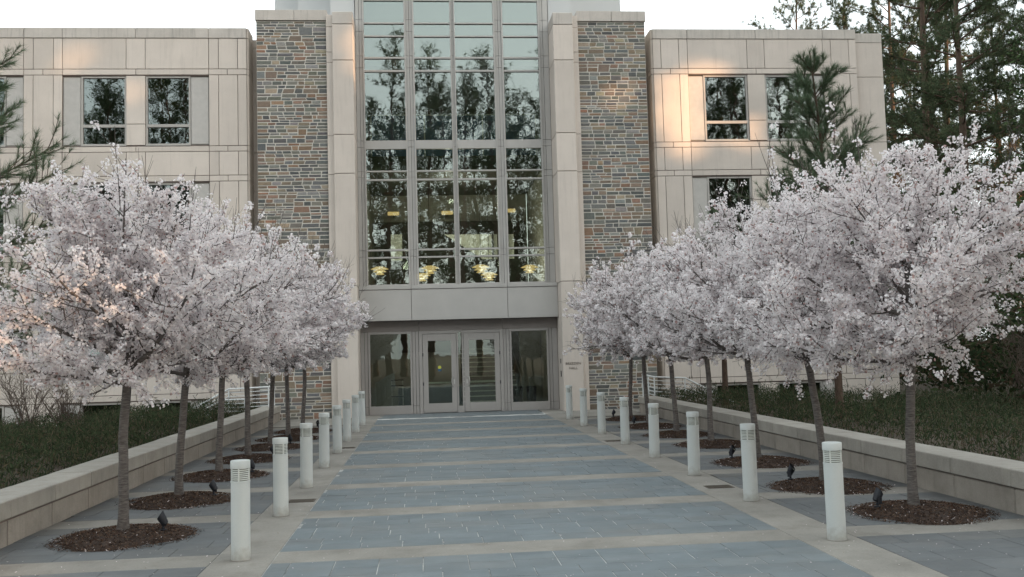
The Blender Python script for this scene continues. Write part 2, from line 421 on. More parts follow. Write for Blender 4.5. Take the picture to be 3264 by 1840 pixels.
# drain grates
for i, (x, y) in enumerate([(-1.60, 12.6), (3.72, 12.34), (3.66, 19.05), (-1.6, 19.6)]):
    t = empty('drain_grate', (x, y, .0))
    bx('rim', -.17, .17, -.13, .13, -.03, .004, M['grate'], t)
    for j in range(7): bx('bar', -.15, .15, -.115+j*.034, -.115+j*.034+.02, .004, .008, M['grate'], t)
    tag(t, ['rusty iron drain grate in the left concrete strip, nearer one', 'rusty iron drain grate in the right concrete strip, nearer one',
            'iron drain grate in the right concrete strip, farther one', 'iron drain grate in the left concrete strip, farther one'][i], 'drain grate', 'drain grates in the paving strips')

# ------------------------------------------------------------------ the building
YP, YS, YC, YW = 29.0, 29.3, 30.1, 29.6
hall = empty('hall_building', (1.06, 29.3, 0))
HL = Vector((1.06, 29.3, 0))
def hx(name, x0, x1, y0, y1, z0, z1, mat, parent=None, b=0, origin=True):
    q = MB(); q.box(x0-HL.x, x1-HL.x, y0-HL.y, y1-HL.y, z0, z1, b); return q.build(name, mat, parent or hall)
tag(hall, 'three-storey beige hall with fieldstone piers and a tall glass entrance bay', 'building')

# --- wings: backing wall with window openings, precast panels with open joints, windows
def gap_panels(parent, row, joints, z0, z1, y, mat, g=.009, th=.05, skip=()):
    for a, b in zip(joints[:-1], joints[1:]):
        if any(a < sb-.02 and b > sa+.02 for sa, sb in skip): continue
        hx(row, a+g, b-g, y, y+th, z0+g, z1-g, mat, parent, .004)

def make_wing(name, x0, x1, coping, row1, band, units, side):
    back = MB(); yb = YW+.03
    wins = []
    for k in range(4):
        dz = -3.26*k
        for u in units:
            wins.append((u['a'], u['b'], 8.30+dz, 10.42+dz, u))
    ub = sorted((u['a'], u['b']) for u in units)
    # horizontal strips
    zc = [11.86]
    for k in range(4): zc += [10.42-3.26*k, 8.30-3.26*k]
    zc.append(-2.2)
    for i in range(0, len(zc)-1, 2):
        back.box(x0-HL.x+.02, x1-HL.x-.02, yb-HL.y, yb+.25-HL.y, zc[i+1], zc[i])
    xs = [x0+.02]
    for a, b in ub: xs += [a, b]
    xs.append(x1-.02)
    for k in range(4):
        for i in range(0, len(xs), 2):
            back.box(xs[i]-HL.x, xs[i+1]-HL.x, yb-HL.y, yb+.25-HL.y, 8.30-3.26*k, 10.42-3.26*k)
    w = back.build(name, M['joint'], hall)
    gap_panels(w, 'coping_stone', coping, 11.58, 11.90, YW-.02, M['coping'], .007, .35)
    for k in range(4):
        dz = -3.26*k
        if k == 0: gap_panels(w, 'panel', row1, 10.63, 11.58, YW, M['precast'])
        else: gap_panels(w, 'panel', row1, 10.63+dz, 11.36+dz, YW, M['precast'])
        gap_panels(w, 'panel', band, 10.45+dz, 10.63+dz, YW, M['precast'])
        gap_panels(w, 'panel', band, 8.10+dz, 8.27+dz, YW, M['precast'])
        gap_panels(w, 'panel', row1, 8.27+dz, 10.45+dz, YW, M['precast'], skip=ub)
        for u in units:
            pa, pb = u['mid']
            hx('panel', pa+.008, pb-.008, YW, YW+.05, 8.31+dz, 8.94+dz, M['precast'], w, .004)
            hx('panel', pa+.008, pb-.008, YW, YW+.05, 8.958+dz, 10.42+dz, M['precast'], w, .004)
            hx('mid_pier', pa+.03, pb-.03, YW+.05, YW+.25, 8.3+dz, 10.42+dz, M['joint'], w)
            for ga, gb in u['grey']:
                hx('grey_panel', ga+.02, gb-.02, YW+.05, YW+.08, 8.34+dz, 10.38+dz, M['grey_panel'], w, .003)
                hx('panel_frame', ga+.0, gb-.0, YW+.085, YW+.14, 8.30+dz, 10.42+dz, M['window_frame'], w)
            for wa, wb in u['win']:
                f = .055
                wi = MB()
                def fb(*a): wi.box(a[0]-HL.x, a[1]-HL.x, YW+.045-HL.y, YW+.15-HL.y, a[2]+dz, a[3]+dz, .004)
                fb(wa, wa+f, 8.30, 10.42); fb(wb-f, wb, 8.30, 10.42); fb(wa+f, wb-f, 8.30, 8.36); fb(wa+f, wb-f, 10.365, 10.42); fb(wa+f, wb-f, 8.86, 8.95)
                wo_ = wi.build('window', M['window_frame'], hall)
                hx('pane', wa+f, wb-f, YW+.10, YW+.106, 8.95+dz, 10.365+dz, M['glass_wing'], wo_)
                hx('pane', wa+f, wb-f, YW+.10, YW+.106, 8.36+dz, 8.86+dz, M['glass_wing'], wo_)
                hx('sill', wa, wb, YW-.0, YW+.044, 8.285+dz, 8.305+dz, M['window_frame'], wo_)
    # rooms behind
    r = MB()
    r.box(x0-HL.x, x1-HL.x, 34-HL.y, 34.2-HL.y, -2.2, 11.8)
    for z in (-2.1, .95, 4.2, 7.46, 10.9): r.box(x0-HL.x+.05, x1-HL.x-.05, YW+.3-HL.y, 34-HL.y, z-.15, z+.05)
    r.build('room', M['interior_dark'], hall)
    rf = MB(); rf.box(x0-HL.x, x1-HL.x, YW+.35-HL.y, 44-HL.y, 11.3, 11.7); rf.build('roof', M['coping'], hall)
    return w

UL = dict(a=-10.65, b=-6.37, win=[(-10.12, -8.80), (-8.24, -6.92)], mid=(-8.80, -8.24), grey=[(-10.65, -10.12), (-6.92, -6.37)])
UL2 = dict(a=-16.05, b=-11.77, win=[(-15.52, -14.20), (-13.64, -12.28)], mid=(-14.20, -13.64), grey=[(-16.05, -15.52), (-12.28, -11.77)])
wl_ = make_wing('wing_wall', -17.2, -5.22,
    [-17.2, -15.1, -12.9, -11.76, -10.65, -8.52, -6.37, -5.24],
    [-17.2, -16.9, -16.3, -16.05, -14.2, -13.6, -11.77, -11.49, -10.91, -10.65, -8.80, -8.24, -6.37, -6.08, -5.51, -5.24],
    [-17.2, -16.05, -13.9, -11.76, -11.21, -10.65, -8.52, -6.37, -5.82, -5.24], [UL, UL2], 1)
UR = dict(a=8.47, b=12.92, win=[(8.97, 10.40), (10.97, 12.40)], mid=(10.40, 10.97), grey=[(8.47, 8.97), (12.40, 12.92)])
wr_ = make_wing('wing_wall', 7.34, 14.04,
    [7.36, 8.48, 10.71, 12.93, 14.04], [7.36, 7.62, 8.20, 8.48, 10.42, 10.99, 12.92, 13.19, 13.79, 14.04],
    [7.36, 7.91, 8.48, 10.70, 13.48, 14.04], [UR], -1)
# chamfered inner corners of the wings, with the same joints
for sx, x in ((1, -5.24), (-1, 7.36)):
    for z0, z1 in ((11.58, 11.90), (10.63, 11.58), (10.45, 10.63), (8.27, 10.45), (8.10, 8.27), (7.37, 8.10), (7.19, 7.37), (5.01, 7.19), (4.84, 5.01), (4.11, 4.84), (3.93, 4.11), (1.75, 3.93), (1.58, 1.75), (.85, 1.58), (.67, .85), (-2, .67)):
        q = MB(); g = .008
        p = [(x+sx*.005, YW), (x+sx*.055, YW+.05), (x+sx*.055, YW+.8), (x+sx*.005, YW+.8)]
        vs = [(a-HL.x, b-HL.y, z) for z in (z0+g, z1-g) for a, b in p]
        q.add(vs, [(0, 1, 5, 4), (1, 2, 6, 5), (2, 3, 7, 6), (3, 0, 4, 7), (4, 5, 6, 7), (3, 2, 1, 0)])
        q.build('corner_panel', M['precast'], wl_ if sx > 0 else wr_)
    # recessed link between wing and stone pier
    a, b = (x+.05, -4.85) if sx > 0 else (7.05, x-.05)
    zz = [-2, 2.0, 5.0, 6.98, 8.2, 10.15, 11.52, 11.78]
    for z0, z1 in zip(zz[:-1], zz[1:]): hx('link_panel', a, b, 30.35, 30.6, z0+.006, z1-.006, M['precast'], wl_ if sx > 0 else wr_)
# stepped-back end block of the right wing
zz = [-2, .67, 1.6, 3.9, 5.0, 7.2, 8.24, 10.37, 11.50, 11.82]
for z0, z1 in zip(zz[:-1], zz[1:]):
    hx('end_panel', 14.05, 14.97, YW+.12, YW+1.6, z0+.008, z1-.008, M['precast'] if z1 < 11.6 else M['coping'], wr_, .005)
hx('end_core', 14.045, 14.93, YW+.17, YW+14, -2, 11.7, M['joint'], wr_)
hx('end_core', 14.93, 14.965, YW+1.62, YW+14, -2, 11.8, M['precast'], wr_)

# --- stone piers
PAL = [((.150, .155, .150), 30), ((.115, .118, .116), 18), ((.18, .175, .152), 24), ((.23, .228, .215), 11), ((.22, .172, .132), 34),
       ((.26, .175, .125), 11), ((.30, .17, .115), 2), ((.30, .25, .185), 6)]
def stone_col():
    c = random.choices([p[0] for p in PAL], [p[1] for p in PAL])[0]; k = random.uniform(.78, 1.22)
    return tuple(v*k*random.uniform(.95, 1.05) for v in c)
def ashlar(x0, x1, z0, z1):
    out = []; z = z0
    J = lambda a=.006: random.uniform(-a, a)
    while z < z1-.01:
        H = random.uniform(.19, .27)
        if z1-z-H < .1: H = z1-z
        x = x0; sk0 = 0.0
        while x < x1-.01:
            mode = random.random(); W = random.uniform(.6, 1.5) if mode > .13 else random.uniform(.22, .50)
            if x1-x-W < .14: W = x1-x
            last = x+W > x1-.01
            sk1 = 0 if last else random.choice((0, 0, .02, -.02, .05, -.05))*random.uniform(.5, 1.3)
            if mode <= .13: rows = [1.0]
            elif mode < .92: k = random.uniform(.36, .64); rows = [k, 1-k]
            else: rows = [.30+J(.05), .33+J(.05)]; rows.append(1-sum(rows))
            zb = 0.0
            for rr in rows:
                za, zt = zb, zb+rr; zb = zt
                ex = lambda t, s: s*(t-.5)
                xa0, xa1 = x+ex(za, sk0), x+ex(zt, sk0); xb0, xb1 = x+W+ex(za, sk1), x+W+ex(zt, sk1)
                h = H*rr; n = 1 if len(rows) == 1 else max(1, round(W/random.uniform(.24, .36)))
                cuts = [0]+sorted(min(.93, max(.07, (i+1)/n+J(.3/n))) for i in range(n-1))+[1]
                sl = [random.choice((0, 0, 0, .03, -.03))*random.random() for _ in cuts]; sl[0] = sl[-1] = 0
                for i in range(n):
                    lx0 = xa0+(xb0-xa0)*cuts[i]-sl[i]*.5; lx1 = xa1+(xb1-xa1)*cuts[i]+sl[i]*.5
                    rx0 = xa0+(xb0-xa0)*cuts[i+1]-sl[i+1]*.5; rx1 = xa1+(xb1-xa1)*cuts[i+1]+sl[i+1]*.5
                    g = .0125
                    q4 = [(lx0+g, z+za*H+g+J(.003)), (rx0-g, z+za*H+g+J(.003)), (rx1-g, z+zt*H-g+J(.003)), (lx1+g, z+zt*H-g+J(.003))]
                    if q4[1][0]-q4[0][0] > .03 and q4[2][0]-q4[3][0] > .03 and h > .04: out.append((q4, (rx0-lx0)*h))
            x += W; sk0 = sk1
        z += H
    return out
def add_stone(q, q4, y, col):
    d = random.uniform(.004, .016); cx = sum(p[0] for p in q4)/4; cz = sum(p[1] for p in q4)/4
    back = [(p[0]-HL.x, y-HL.y+.01, p[1]) for p in q4]
    fr = []
    for p in q4:
        ix = .004 if p[0] < cx else -.004; iz = .003 if p[1] < cz else -.003
        fr.append((p[0]+ix-HL.x, y-HL.y-d+random.uniform(-.004, .004), p[1]+iz))
    q.add(back+fr, [(0, 1, 5, 4), (1, 2, 6, 5), (2, 3, 7, 6), (3, 0, 4, 7), (4, 5, 6, 7)], col)
for sx, (xa, xb) in enumerate(((-4.90, -2.80), (4.92, 7.06))):
    pier = hx('stone_pier', xa+.01, xb-.01, YS, YS+2.6, -1.5, 12.02, M['mortar'])
    st = ashlar(xa, xb, -.02, 12.01)
    st = sorted(st, key=lambda s: -s[1])
    small = MB(); nb = 0
    for q4, ar in st:
        zc = sum(p[1] for p in q4)/4
        vis = zc > 4.6 or zc < 1.8
        if vis and nb < 148:
            q = MB(); add_stone(q, q4, YS, stone_col()); q.build('stone', M['stone'], pier, usecol=True); nb += 1
        else: add_stone(small, q4, YS, stone_col())
    tag(small.build('small_stones', M['stone'], pier, usecol=True), kind='stuff')
    xm = -3.76 if sx == 0 else 6.0
    for a, b in ((xa, xm), (xm, xb)): hx('coping_stone', a+(.006 if a == xm else -.02), b-(.006 if b == xm else -.02), YS-.05, YS+2.6, 12.03, 12.35, M['coping'], pier, .005)

# --- pilasters
zp = [-.2, 3.9, 7.27, 8.45, 10.72, 11.83, 12.22]
for sx, (xa, xb) in enumerate(((-2.60, -1.985), (4.115, 4.73))):
    core = hx('pilaster', xa+.02, xb-.02, YP+.03, YC+.3, -.2, 12.18, M['joint'])
    for z0, z1 in zip(zp[:-1], zp[1:]):
        hx('pilaster_block', xa, xb, YP, YC-.002, z0+.008, z1-.008, M['precast'] if z1 < 12 else M['coping'], core, .012)
    sa, sb = ((-2.795, -2.604) if sx == 0 else (4.734, 4.915))
    zs = [-.2, 3.9, 7.27, 8.45, 10.70, 11.02, 11.80, 12.18]
    for z0, z1 in zip(zs[:-1], zs[1:]):
        hx('reveal_strip', sa, sb, YP+.17, YS+1, z0+.006, z1-.006, M['precast'], core, .004)
# name letters on the right pilaster
for s, z, sz in (('BREEDEN', 1.385, .102), ('HALL', 1.245, .102)):
    cu = bpy.data.curves.new('letter_text', 'FONT'); cu.body = s; cu.size = sz; cu.align_x = 'CENTER'; cu.extrude = .005; cu.space_character = 1.12
    cu.materials.append(M['letter'])
    tmp = bpy.data.objects.new('letters_curve', cu); COL.objects.link(tmp); bpy.context.view_layer.update()
    lm = bpy.data.meshes.new_from_object(tmp.evaluated_get(bpy.context.evaluated_depsgraph_get())); bpy.data.objects.remove(tmp)
    o = link(bpy.data.objects.new('letters', lm), hall); o.location = (4.42-HL.x, YP-.005-HL.y, z); o.rotation_euler = (math.pi/2, 0, 0)
hx('card_reader', 4.095, 4.113, 29.42, 29.50, 1.02, 1.20, M['rubber'], None, .004)
hx('door_bell', 4.095, 4.113, 29.43, 29.48, 1.42, 1.56, M['rubber'], None, .004)

# --- curtain wall
cw = hx('curtain_wall', -1.98, 4.11, YC+.14, YC+.19, 15.2, 16.4, M['metal'])
ZT = 16.3
mull = [(-1.76, -1.715), (-.465, -.41), (-.21, -.155), (.978, 1.015), (1.095, 1.132), (2.345, 2.40), (2.60, 2.655), (3.775, 3.83)]
bays = [(-1.715, -.465), (-.155, .978), (1.132, 2.345), (2.655, 3.775)]
trans = [(3.93, 3.99), (4.80, 4.85), (5.03, 5.085), (7.225, 7.28), (7.50, 7.545), (10.67, 10.73), (11.09, 11.15), (11.79, 11.835), (12.21, 12.255), (12.95, 13.0), (14.4, 14.45), (15.6, 15.65)]
for a, b in mull: hx('mullion', a, b, YC-.05, YC+.12, 3.93, ZT, M['metal'], cw, .004)
prev = 3.99; rows = []
edges = sorted(trans+[(8.22, 8.50)])
for a, b in bays:
    for z0, z1 in trans: hx('transom', a, b, YC-.035, YC+.11, z0, z1, M['metal'], cw, .003)
    hx('spandrel_panel', a, b, YC-.025, YC+.1, 8.225, 8.495, M['metal'], cw, .004)
    for e0, e1 in zip(edges[:-1], edges[1:]):
        hx('pane', a-.004, b+.004, YC+.02, YC+.03, e0[1]-.004, e1[0]+.004, M['glass'], cw)
zj = [3.93, 4.86, 5.06, 7.34, 7.53, 8.29, 8.49, 10.81, 11.19, 11.97, 12.35, 14.2, ZT]
for a, b in ((-1.98, -1.87), (-1.865, -1.765), (-.408, -.312), (-.308, -.212), (1.015, 1.095), (2.403, 2.498), (2.502, 2.598), (3.835, 3.93), (3.935, 4.11)):
    for z0, z1 in zip(zj[:-1], zj[1:]): hx('metal_panel', a+.004, b-.004, YC-.0, YC+.06, z0+.005, z1-.005, M['metal'], cw)
hx('backing', -1.98, -1.73, YC+.065, YC+.12, 0, ZT, M['black_gap'], cw); hx('backing', 3.81, 4.11, YC+.065, YC+.12, 0, ZT, M['black_gap'], cw)
hx('backing', -.40, -.22, YC+.065, YC+.12, 0, ZT, M['black_gap'], cw); hx('backing', 2.41, 2.59, YC+.065, YC+.12, 0, ZT, M['black_gap'], cw); hx('backing', 1.016, 1.094, YC+.065, YC+.12, 3.95, ZT, M['black_gap'], cw)
# upper metal-clad volume around and behind the glass
for a, b in ((-2.74, -2.0), (4.13, 4.86)): hx('cladding', a, b, YC+.05, YC+3, 10.0, ZT, M['metal_pale'], cw)
vol = hx('attic_volume', -4.76, 6.93, 32.2, 44, 11.5, 16.8, M['metal_pale'])
hx('cladding_seam', -3.9, -2.75, 32.185, 32.2, 12.66, 12.68, M['joint'], vol); hx('cladding_seam', 5.3, 6.1, 32.185, 32.2, 12.66, 12.68, M['joint'], vol)
hx('attic_fin', -3.9, -2.74, 31.4, 32.2, 11.6, 16.8, M['metal_pale'], vol)

# --- fascia over the doors
fas = hx('fascia', -1.97, 4.105, 29.76, 30.05, 2.88, 3.90, M['joint'])
for a, b in ((-1.98, -.40), (-.40, 2.55), (2.55, 4.11)):
    hx('fascia_panel', a+.006, b-.006, 29.70, 29.78, 2.86, 3.80, M['metal'], fas, .004)
    hx('sill_panel', a+.006, b-.006, 29.68, 30.04, 3.815, 3.925, M['metal'], fas, .004)
hx('soffit', -1.97, 4.1, 29.79, 30.1, 2.862, 2.878, M['metal_shaded'], fas)
for a, b in ((-1.98, -.19), (-.19, 2.4), (2.4, 4.11)): hx('header_panel', a+.004, b-.004, YC-.02, YC+.1, 2.535, 2.86, M['metal_shaded'], fas, .003)

# --- entrance: posts, sidelights, doors
for a, b in ((-1.98, -1.87), (-1.865, -1.765), (-.408, -.312), (-.308, -.212), (2.403, 2.498), (2.502, 2.598), (3.835, 3.93), (3.935, 4.11)):
    hx('jamb_panel', a+.004, b-.004, YC, YC+.06, .25, 2.53, M['metal_entry_shaded'], fas); hx('jamb_panel', a+.004, b-.004, YC, YC+.06, .0, .24, M['metal_entry_shaded'], fas)
for a, b in ((-1.755, -.415), (2.605, 3.825)):
    f = MB()
    for x0, x1, z0, z1 in ((a, a+.06, 0, 2.53), (b-.06, b, 0, 2.53), (a+.06, b-.06, 0, .26), (a+.06, b-.06, 2.46, 2.53)): f.box(x0-HL.x, x1-HL.x, YC-.03-HL.y, YC+.06-HL.y, z0, z1, .003)
    sl = f.build('sidelight', M['metal_entry_shaded'], hall)
    hx('pane', a+.06, b-.06, YC+.01, YC+.02, .26, 2.46, M['glass_door'], sl)
f = MB()
for x0, x1, z0, z1 in ((-.205, -.10, 0, 2.53), (2.30, 2.40, 0, 2.53), (.955, 1.0, 0, 2.53), (1.115, 1.165, 0, 2.53), (-.10, .955, 2.44, 2.53), (1.165, 2.30, 2.44, 2.53), (1.0, 1.115, 0, .20), (1.0, 1.115, 2.48, 2.53)):
    f.box(x0-HL.x, x1-HL.x, YC-.03-HL.y, YC+.07-HL.y, z0, z1, .003)
dfm = f.build('door_frame', M['metal_entry_shaded'], hall)
hx('pane', 1.0, 1.115, YC+.01, YC+.02, .20, 2.48, M['glass_door'], dfm)
for k, (a, b, hs) in enumerate(((-.09, .945, 1), (1.175, 2.29, -1))):
    f = MB(); st = .16
    for x0, x1, z0, z1 in ((a, a+st, .02, 2.43), (b-st, b, .02, 2.43), (a+st, b-st, .02, .30), (a+st, b-st, 2.22, 2.43)): f.box(x0-HL.x, x1-HL.x, YC-.02-HL.y, YC+.04-HL.y, z0, z1, .004)
    d = f.build('door', M['metal_entry_shaded'], hall)
    hx('pane', a+st, b-st, YC, YC+.01, .30, 2.22, M['glass_door'], d)
    hx('push_bar', a+st, b-st, YC+.05, YC+.1, .90, .95, M['interior_white'], d, .01)
    xh = b-.10 if hs > 0 else a+.10; q = MB()
    q.tube([(xh-HL.x, YC-.02-HL.y, .80), (xh-hs*.05-HL.x, YC-.09-HL.y, .82), (xh-hs*.07-HL.x, YC-.10-HL.y, .95), (xh-hs*.05-HL.x, YC-.09-HL.y, 1.08), (xh-HL.x, YC-.02-HL.y, 1.10)], .011, 8)
    q.build('handle', M['steel'], d, smooth=True)
    hx('lock', xh+hs*.02-.015, xh+hs*.02+.015, YC-.03, YC-.015, .88, 1.02, M['steel'], d)
    xq = a-.01 if hs > 0 else b-.015
    for z in (.85, 1.75): hx('hinge', xq, xq+.025, YC-.045, YC-.02, z, z+.1, M['dark_metal'], d)
    if k == 0:
        hx('sticker', .37, .47, YC-.006, YC-.002, 1.28, 1.36, M['sticker_blue'], d)
        q = MB(); q.v = []; n = 18
        q.add([(.42-HL.x+.052*math.cos(2*math.pi*i/n), YC-.008-HL.y, 1.40+.05*math.sin(2*math.pi*i/n)) for i in range(n)], [tuple(range(n))]); q.build('sticker', M['sticker_yellow'], d)

# --- inside the entrance bay
inn = hx('interior', -2.0, 4.1, 38.0, 38.2, 0, 16.5, M['interior'])
hx('side_wall', -2.2, -2.0, 30.35, 38, 0, 16.5, M['interior'], inn); hx('side_wall', 4.12, 4.3, 30.35, 38, 0, 16.5, M['interior'], inn)
hx('floor', -2, 4.1, 30.2, 38, -.05, .001, M['interior_floor'], inn)
hx('floor', -2, 4.1, 30.25, 38, 3.0, 3.55, M['interior_dark'], inn)
hx('floor', -2, 4.1, 32.6, 38, 8.05, 8.5, M['interior_dark'], inn)
hx('ceiling', -2, 4.1, 30.3, 38, 16.3, 16.45, M['interior_dark'], inn)
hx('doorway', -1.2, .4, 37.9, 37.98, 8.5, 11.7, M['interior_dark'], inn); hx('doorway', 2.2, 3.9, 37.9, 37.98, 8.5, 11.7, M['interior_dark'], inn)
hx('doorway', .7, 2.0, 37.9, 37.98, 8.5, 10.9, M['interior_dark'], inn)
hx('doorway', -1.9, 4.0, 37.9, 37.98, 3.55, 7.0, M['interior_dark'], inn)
bal = hx('balustrade', -1.75, 4.0, 33.0, 33.02, 8.6, 10.0, M['blue_glass'])
hx('hand_rail', -1.8, 4.05, 32.98, 33.04, 10.0, 10.04, M['steel'], bal)
for x in (-1.72, .1, 2.1, 3.95): hx('post', x, x+.05, 32.96, 32.99, 8.5, 10.0, M['steel'], bal)
stw = hx('stair_wall', -1.2, -.78, 36, 36.1, 5.3, 6.28, M['interior_white'])
q = MB(); q.add([(x-HL.x, y-HL.y, z) for y in (36.0, 36.1) for x, z in ((.8, 6.25), (3.38, 6.22), (3.38, 5.3), (2.2, 5.3))], [(0, 1, 2, 3), (4, 7, 6, 5), (0, 4, 5, 1), (1, 5, 6, 2), (2, 6, 7, 3), (3, 7, 4, 0)])
q.build('stair_wall', M['interior_white'], hall)
for x in (2.55, 2.75, 3.1): hx('baluster', x, x+.07, 35.9, 35.97, 5.2, 6.3, M['interior_dark'], stw)
hx('half_wall', -2.0, 1.25, 35.6, 35.8, .62, 1.68, M['interior_green'], inn); hx('half_wall', -2.0, 1.25, 35.61, 35.8, 0, .62, M['interior_floor'], inn)
hx('side_panel', -1.99, -1.0, 34.8, 34.9, 0, 2.9, M['interior_green'], inn)
hx('picture', -.95, 1.3, 37.85, 37.9, 1.9, 2.9, M['interior_dark'], inn)  # dark slab painting the darkness above the half wall, no hung picture
stc = hx('staircase', 1.35, 3.9, 36.9, 37.9, 0, .1, M['stair'])
for i in range(12): hx('step', 1.3, 3.2, 33.6+i*.3, 34.0+i*.3, i*.165, (i+1)*.165, M['stair'], stc); hx('nosing', 1.3, 3.2, 33.585+i*.3, 33.63+i*.3, (i+1)*.165-.035, (i+1)*.165+.003, M['interior_white'], stc)
q = MB(); q.tube([(3.25-HL.x, 33.3-HL.y, .0), (3.25-HL.x, 33.3-HL.y, .95), (3.0-HL.x, 36.8-HL.y, 2.8)], .022); q.build('hand_rail', M['steel'], stc)
hx('pier', 3.35, 4.1, 34.5, 34.7, 0, 3, M['interior_green'], inn)
for x, y in ((-.9, 32.6), (1.1, 32.6), (3.0, 32.6), (-.9, 35), (1.1, 35)):
    q = MB(); q.lathe([(.11, 2.985), (.11, 2.998)], 16, x-HL.x, y-HL.y); q.build('down_light', M['down_light'], hall)
# furniture seen through the door glass
q = MB()
t = empty('brochure_stand', (-.95, 32.2, 0))
for z in (.0, .45, .8, .98): bx('shelf', -.2, .2, -.15, .15, z, z+.03, M['dark_metal'], t)
for x in (-.19, .17): bx('post', x, x+.02, -.01, .01, .03, .98, M['steel'], t)
tag(t, 'dark metal stand inside the left sidelight of the entrance', 'stand')
for i, x in enumerate((3.0, 3.45)):
    t = empty('waste_bin', (x, 32.0, 0)); q = MB(); q.lathe([(.14, 0), (.17, .6), (.18, .62)], 20); q.build('body', M['dark_metal'], t, smooth=True)
    q = MB(); q.lathe([(.18, .62), (.15, .68)], 20); q.build('lid', M['rubber'], t)
    tag(t, ['dark bin inside the right sidelight, left one', 'dark bin inside the right sidelight, right one'][i], 'bin', 'bins inside the right sidelight')

def room_fill(x, y, z, w, col=(1, .92, .76)):  # added point lights that brighten the rooms behind the glass
    l = bpy.data.lights.new('room_fill', 'POINT'); l.energy = w; l.color = col; l.shadow_soft_size = .12
    o = bpy.data.objects.new('room_fill', l); o.location = (x-HL.x, y-HL.y, z); link(o, hall)
for x, y, z, w in ((-.9, 32.6, 2.8, 5), (2.6, 32.6, 2.8, 4), (.6, 35.0, 2.8, 4), (-.6, 33.6, 4.9, 26), (2.7, 33.6, 4.9, 26), (1.0, 34.2, 7.2, 30)): room_fill(x, y, z, w)
# pendant lamps: layered shades, lit
def make_pendant():
    t = empty('pendant_lamp', (0, 0, 0))
    for r0, r1, z in ((.31, .13, .12), (.23, .09, .03), (.16, .05, -.06)):
        q = MB(); q.lathe([(r0, z-.05), (r0*.75, z-.01), (r1, z+.035)], 24); q.build('shade', M['lamp_glow'], t, smooth=True)
    q = MB(); q.lathe([(.05, -.06), (.07, .0), (.05, .08)], 12); q.build('bulb', M['lamp_core'], t, smooth=True)
    q = MB(); q.tube([(0, 0, .14), (0, 0, 3.3)], .008, 6); q.build('cord', M['rubber'], t)
    return t
pl = make_pendant()
wpos = ['leftmost, behind the first glass bay', 'upper of the pair in the second bay', 'lower of the pair in the second bay', 'upper of the pair in the third bay', 'lower of the pair in the third bay', 'rightmost, behind the fourth bay']
for i, (x, y, z) in enumerate(((-1.49, 33, 4.66), (.21, 33, 4.66), (-.07, 33.6, 4.46), (1.94, 33, 4.66), (2.26, 33.6, 4.44), (3.62, 33, 4.62))):
    o = pl if i == 0 else copy_tree(pl); o.location = (x, y, z)
    tag(o, 'glowing yellow layered pendant lamp, ' + wpos[i], 'lamp', 'pendant lamps in the glass bay')
for i, (x, z) in enumerate(((-1.11, 7.2), (.94, 7.2), (3.35, 7.25))):
    t = empty('wall_lamp', (x, 37.0, z)); bx('shade', -.22, .22, -.03, .05, -.06, .08, M['lamp_glow'], t, .02); bx('bracket', -.03, .03, .05, .9, -.03, .03, M['dark_metal'], t)
    tag(t, ['glowing wall lamp high inside the first glass bay', 'glowing wall lamp high inside the second glass bay', 'glowing wall lamp high inside the fourth glass bay'][i], 'lamp', 'wall lamps in the glass bay')

# things on the sills of the left upper window
t = empty('potted_grass', (-9.85, 29.95, 8.45))
q = MB(); q.lathe([(.10, -.1), (.13, .12)], 14); q.build('pot', M['interior_dark'], t)
V = []; Fc = []; C = []
for i in range(70):
    a = random.uniform(0, 6.28); l = random.uniform(.7, 1.15); sp = random.uniform(.1, .34); b0 = np.array([.05*math.cos(a), .05*math.sin(a), .1])
    for s in range(3):
        t0, t1 = s/3, (s+1)/3; w = .012*(1-t0)
        p0 = b0+np.array([math.cos(a)*sp*t0**2, .4*math.sin(a)*sp*t0**2, l*t0]); p1 = b0+np.array([math.cos(a)*sp*t1**2, .4*math.sin(a)*sp*t1**2, l*t1])
        k = len(V); V += [p0+[-w, 0, 0], p0+[w, 0, 0], p1+[w*.6, 0, 0], p1+[-w*.6, 0, 0]]; Fc.append((k, k+1, k+2, k+3)); C += [(.22, .36, .14)]*4
link(bpy.data.objects.new('blades', np_mesh('blades', V, Fc, M['leaf'], np.array(C))), t)
tag(t, 'green spiky potted grass behind the left upper window', 'plant')
t = empty('lamp_shade_pot', (-9.62, 29.95, 8.42)); q = MB(); q.lathe([(.12, 0), (.12, .17), (.11, .18)], 18); q.build('body', M['interior_white'], t, smooth=True)
q = MB(); q.lathe([(.125, .17), (.125, .185)], 18); q.build('rim', M['white_rail'], t)
tag(t, 'small white pot on the sill of the left upper window', 'pot')

# ------------------------------------------------------------------ retaining walls
def retaining_wall(sx, xin, yend, label):
    w = empty('retaining_wall', (xin, 18, 0))
    xo = xin+sx*.47
    lo, hi = min(xin, xo), max(xin, xo)
    def wx(name, a, b, y0, y1, z0, z1, mt, bb):
        q = MB(); q.box(a-xin, b-xin, y0-18, y1-18, z0, z1, bb); return q.build(name, mt, w)
    wx('core', lo+.05, hi-.02, 4.0, yend-.01, -.29, .27, M['joint'], 0)
    js = [9.63 + 1.15*k for k in range(-5, 30)] if sx > 0 else [10.33 + 1.18*k for k in range(-6, 30)]
    js = [j for j in js if 3.9 < j < yend-.3]+[yend]
    for a, b in zip(js[:-1], js[1:]):
        wx('coping_block', lo-(.0 if sx > 0 else .0)-(.02 if sx > 0 else 0), hi+(.02 if sx < 0 else 0), a+.004, b-.004, .272, .455+random.uniform(-.003, .003), M['wall_cap'], .010)
        i0, i1 = (xin+.015, xin+.3) if sx > 0 else (xin-.3, xin-.015)
        wx('wall_block', i0, i1, a+.006, b-.006, -.28, .252, M['wall_block'], .012)
    tag(w, label, 'wall'); return w
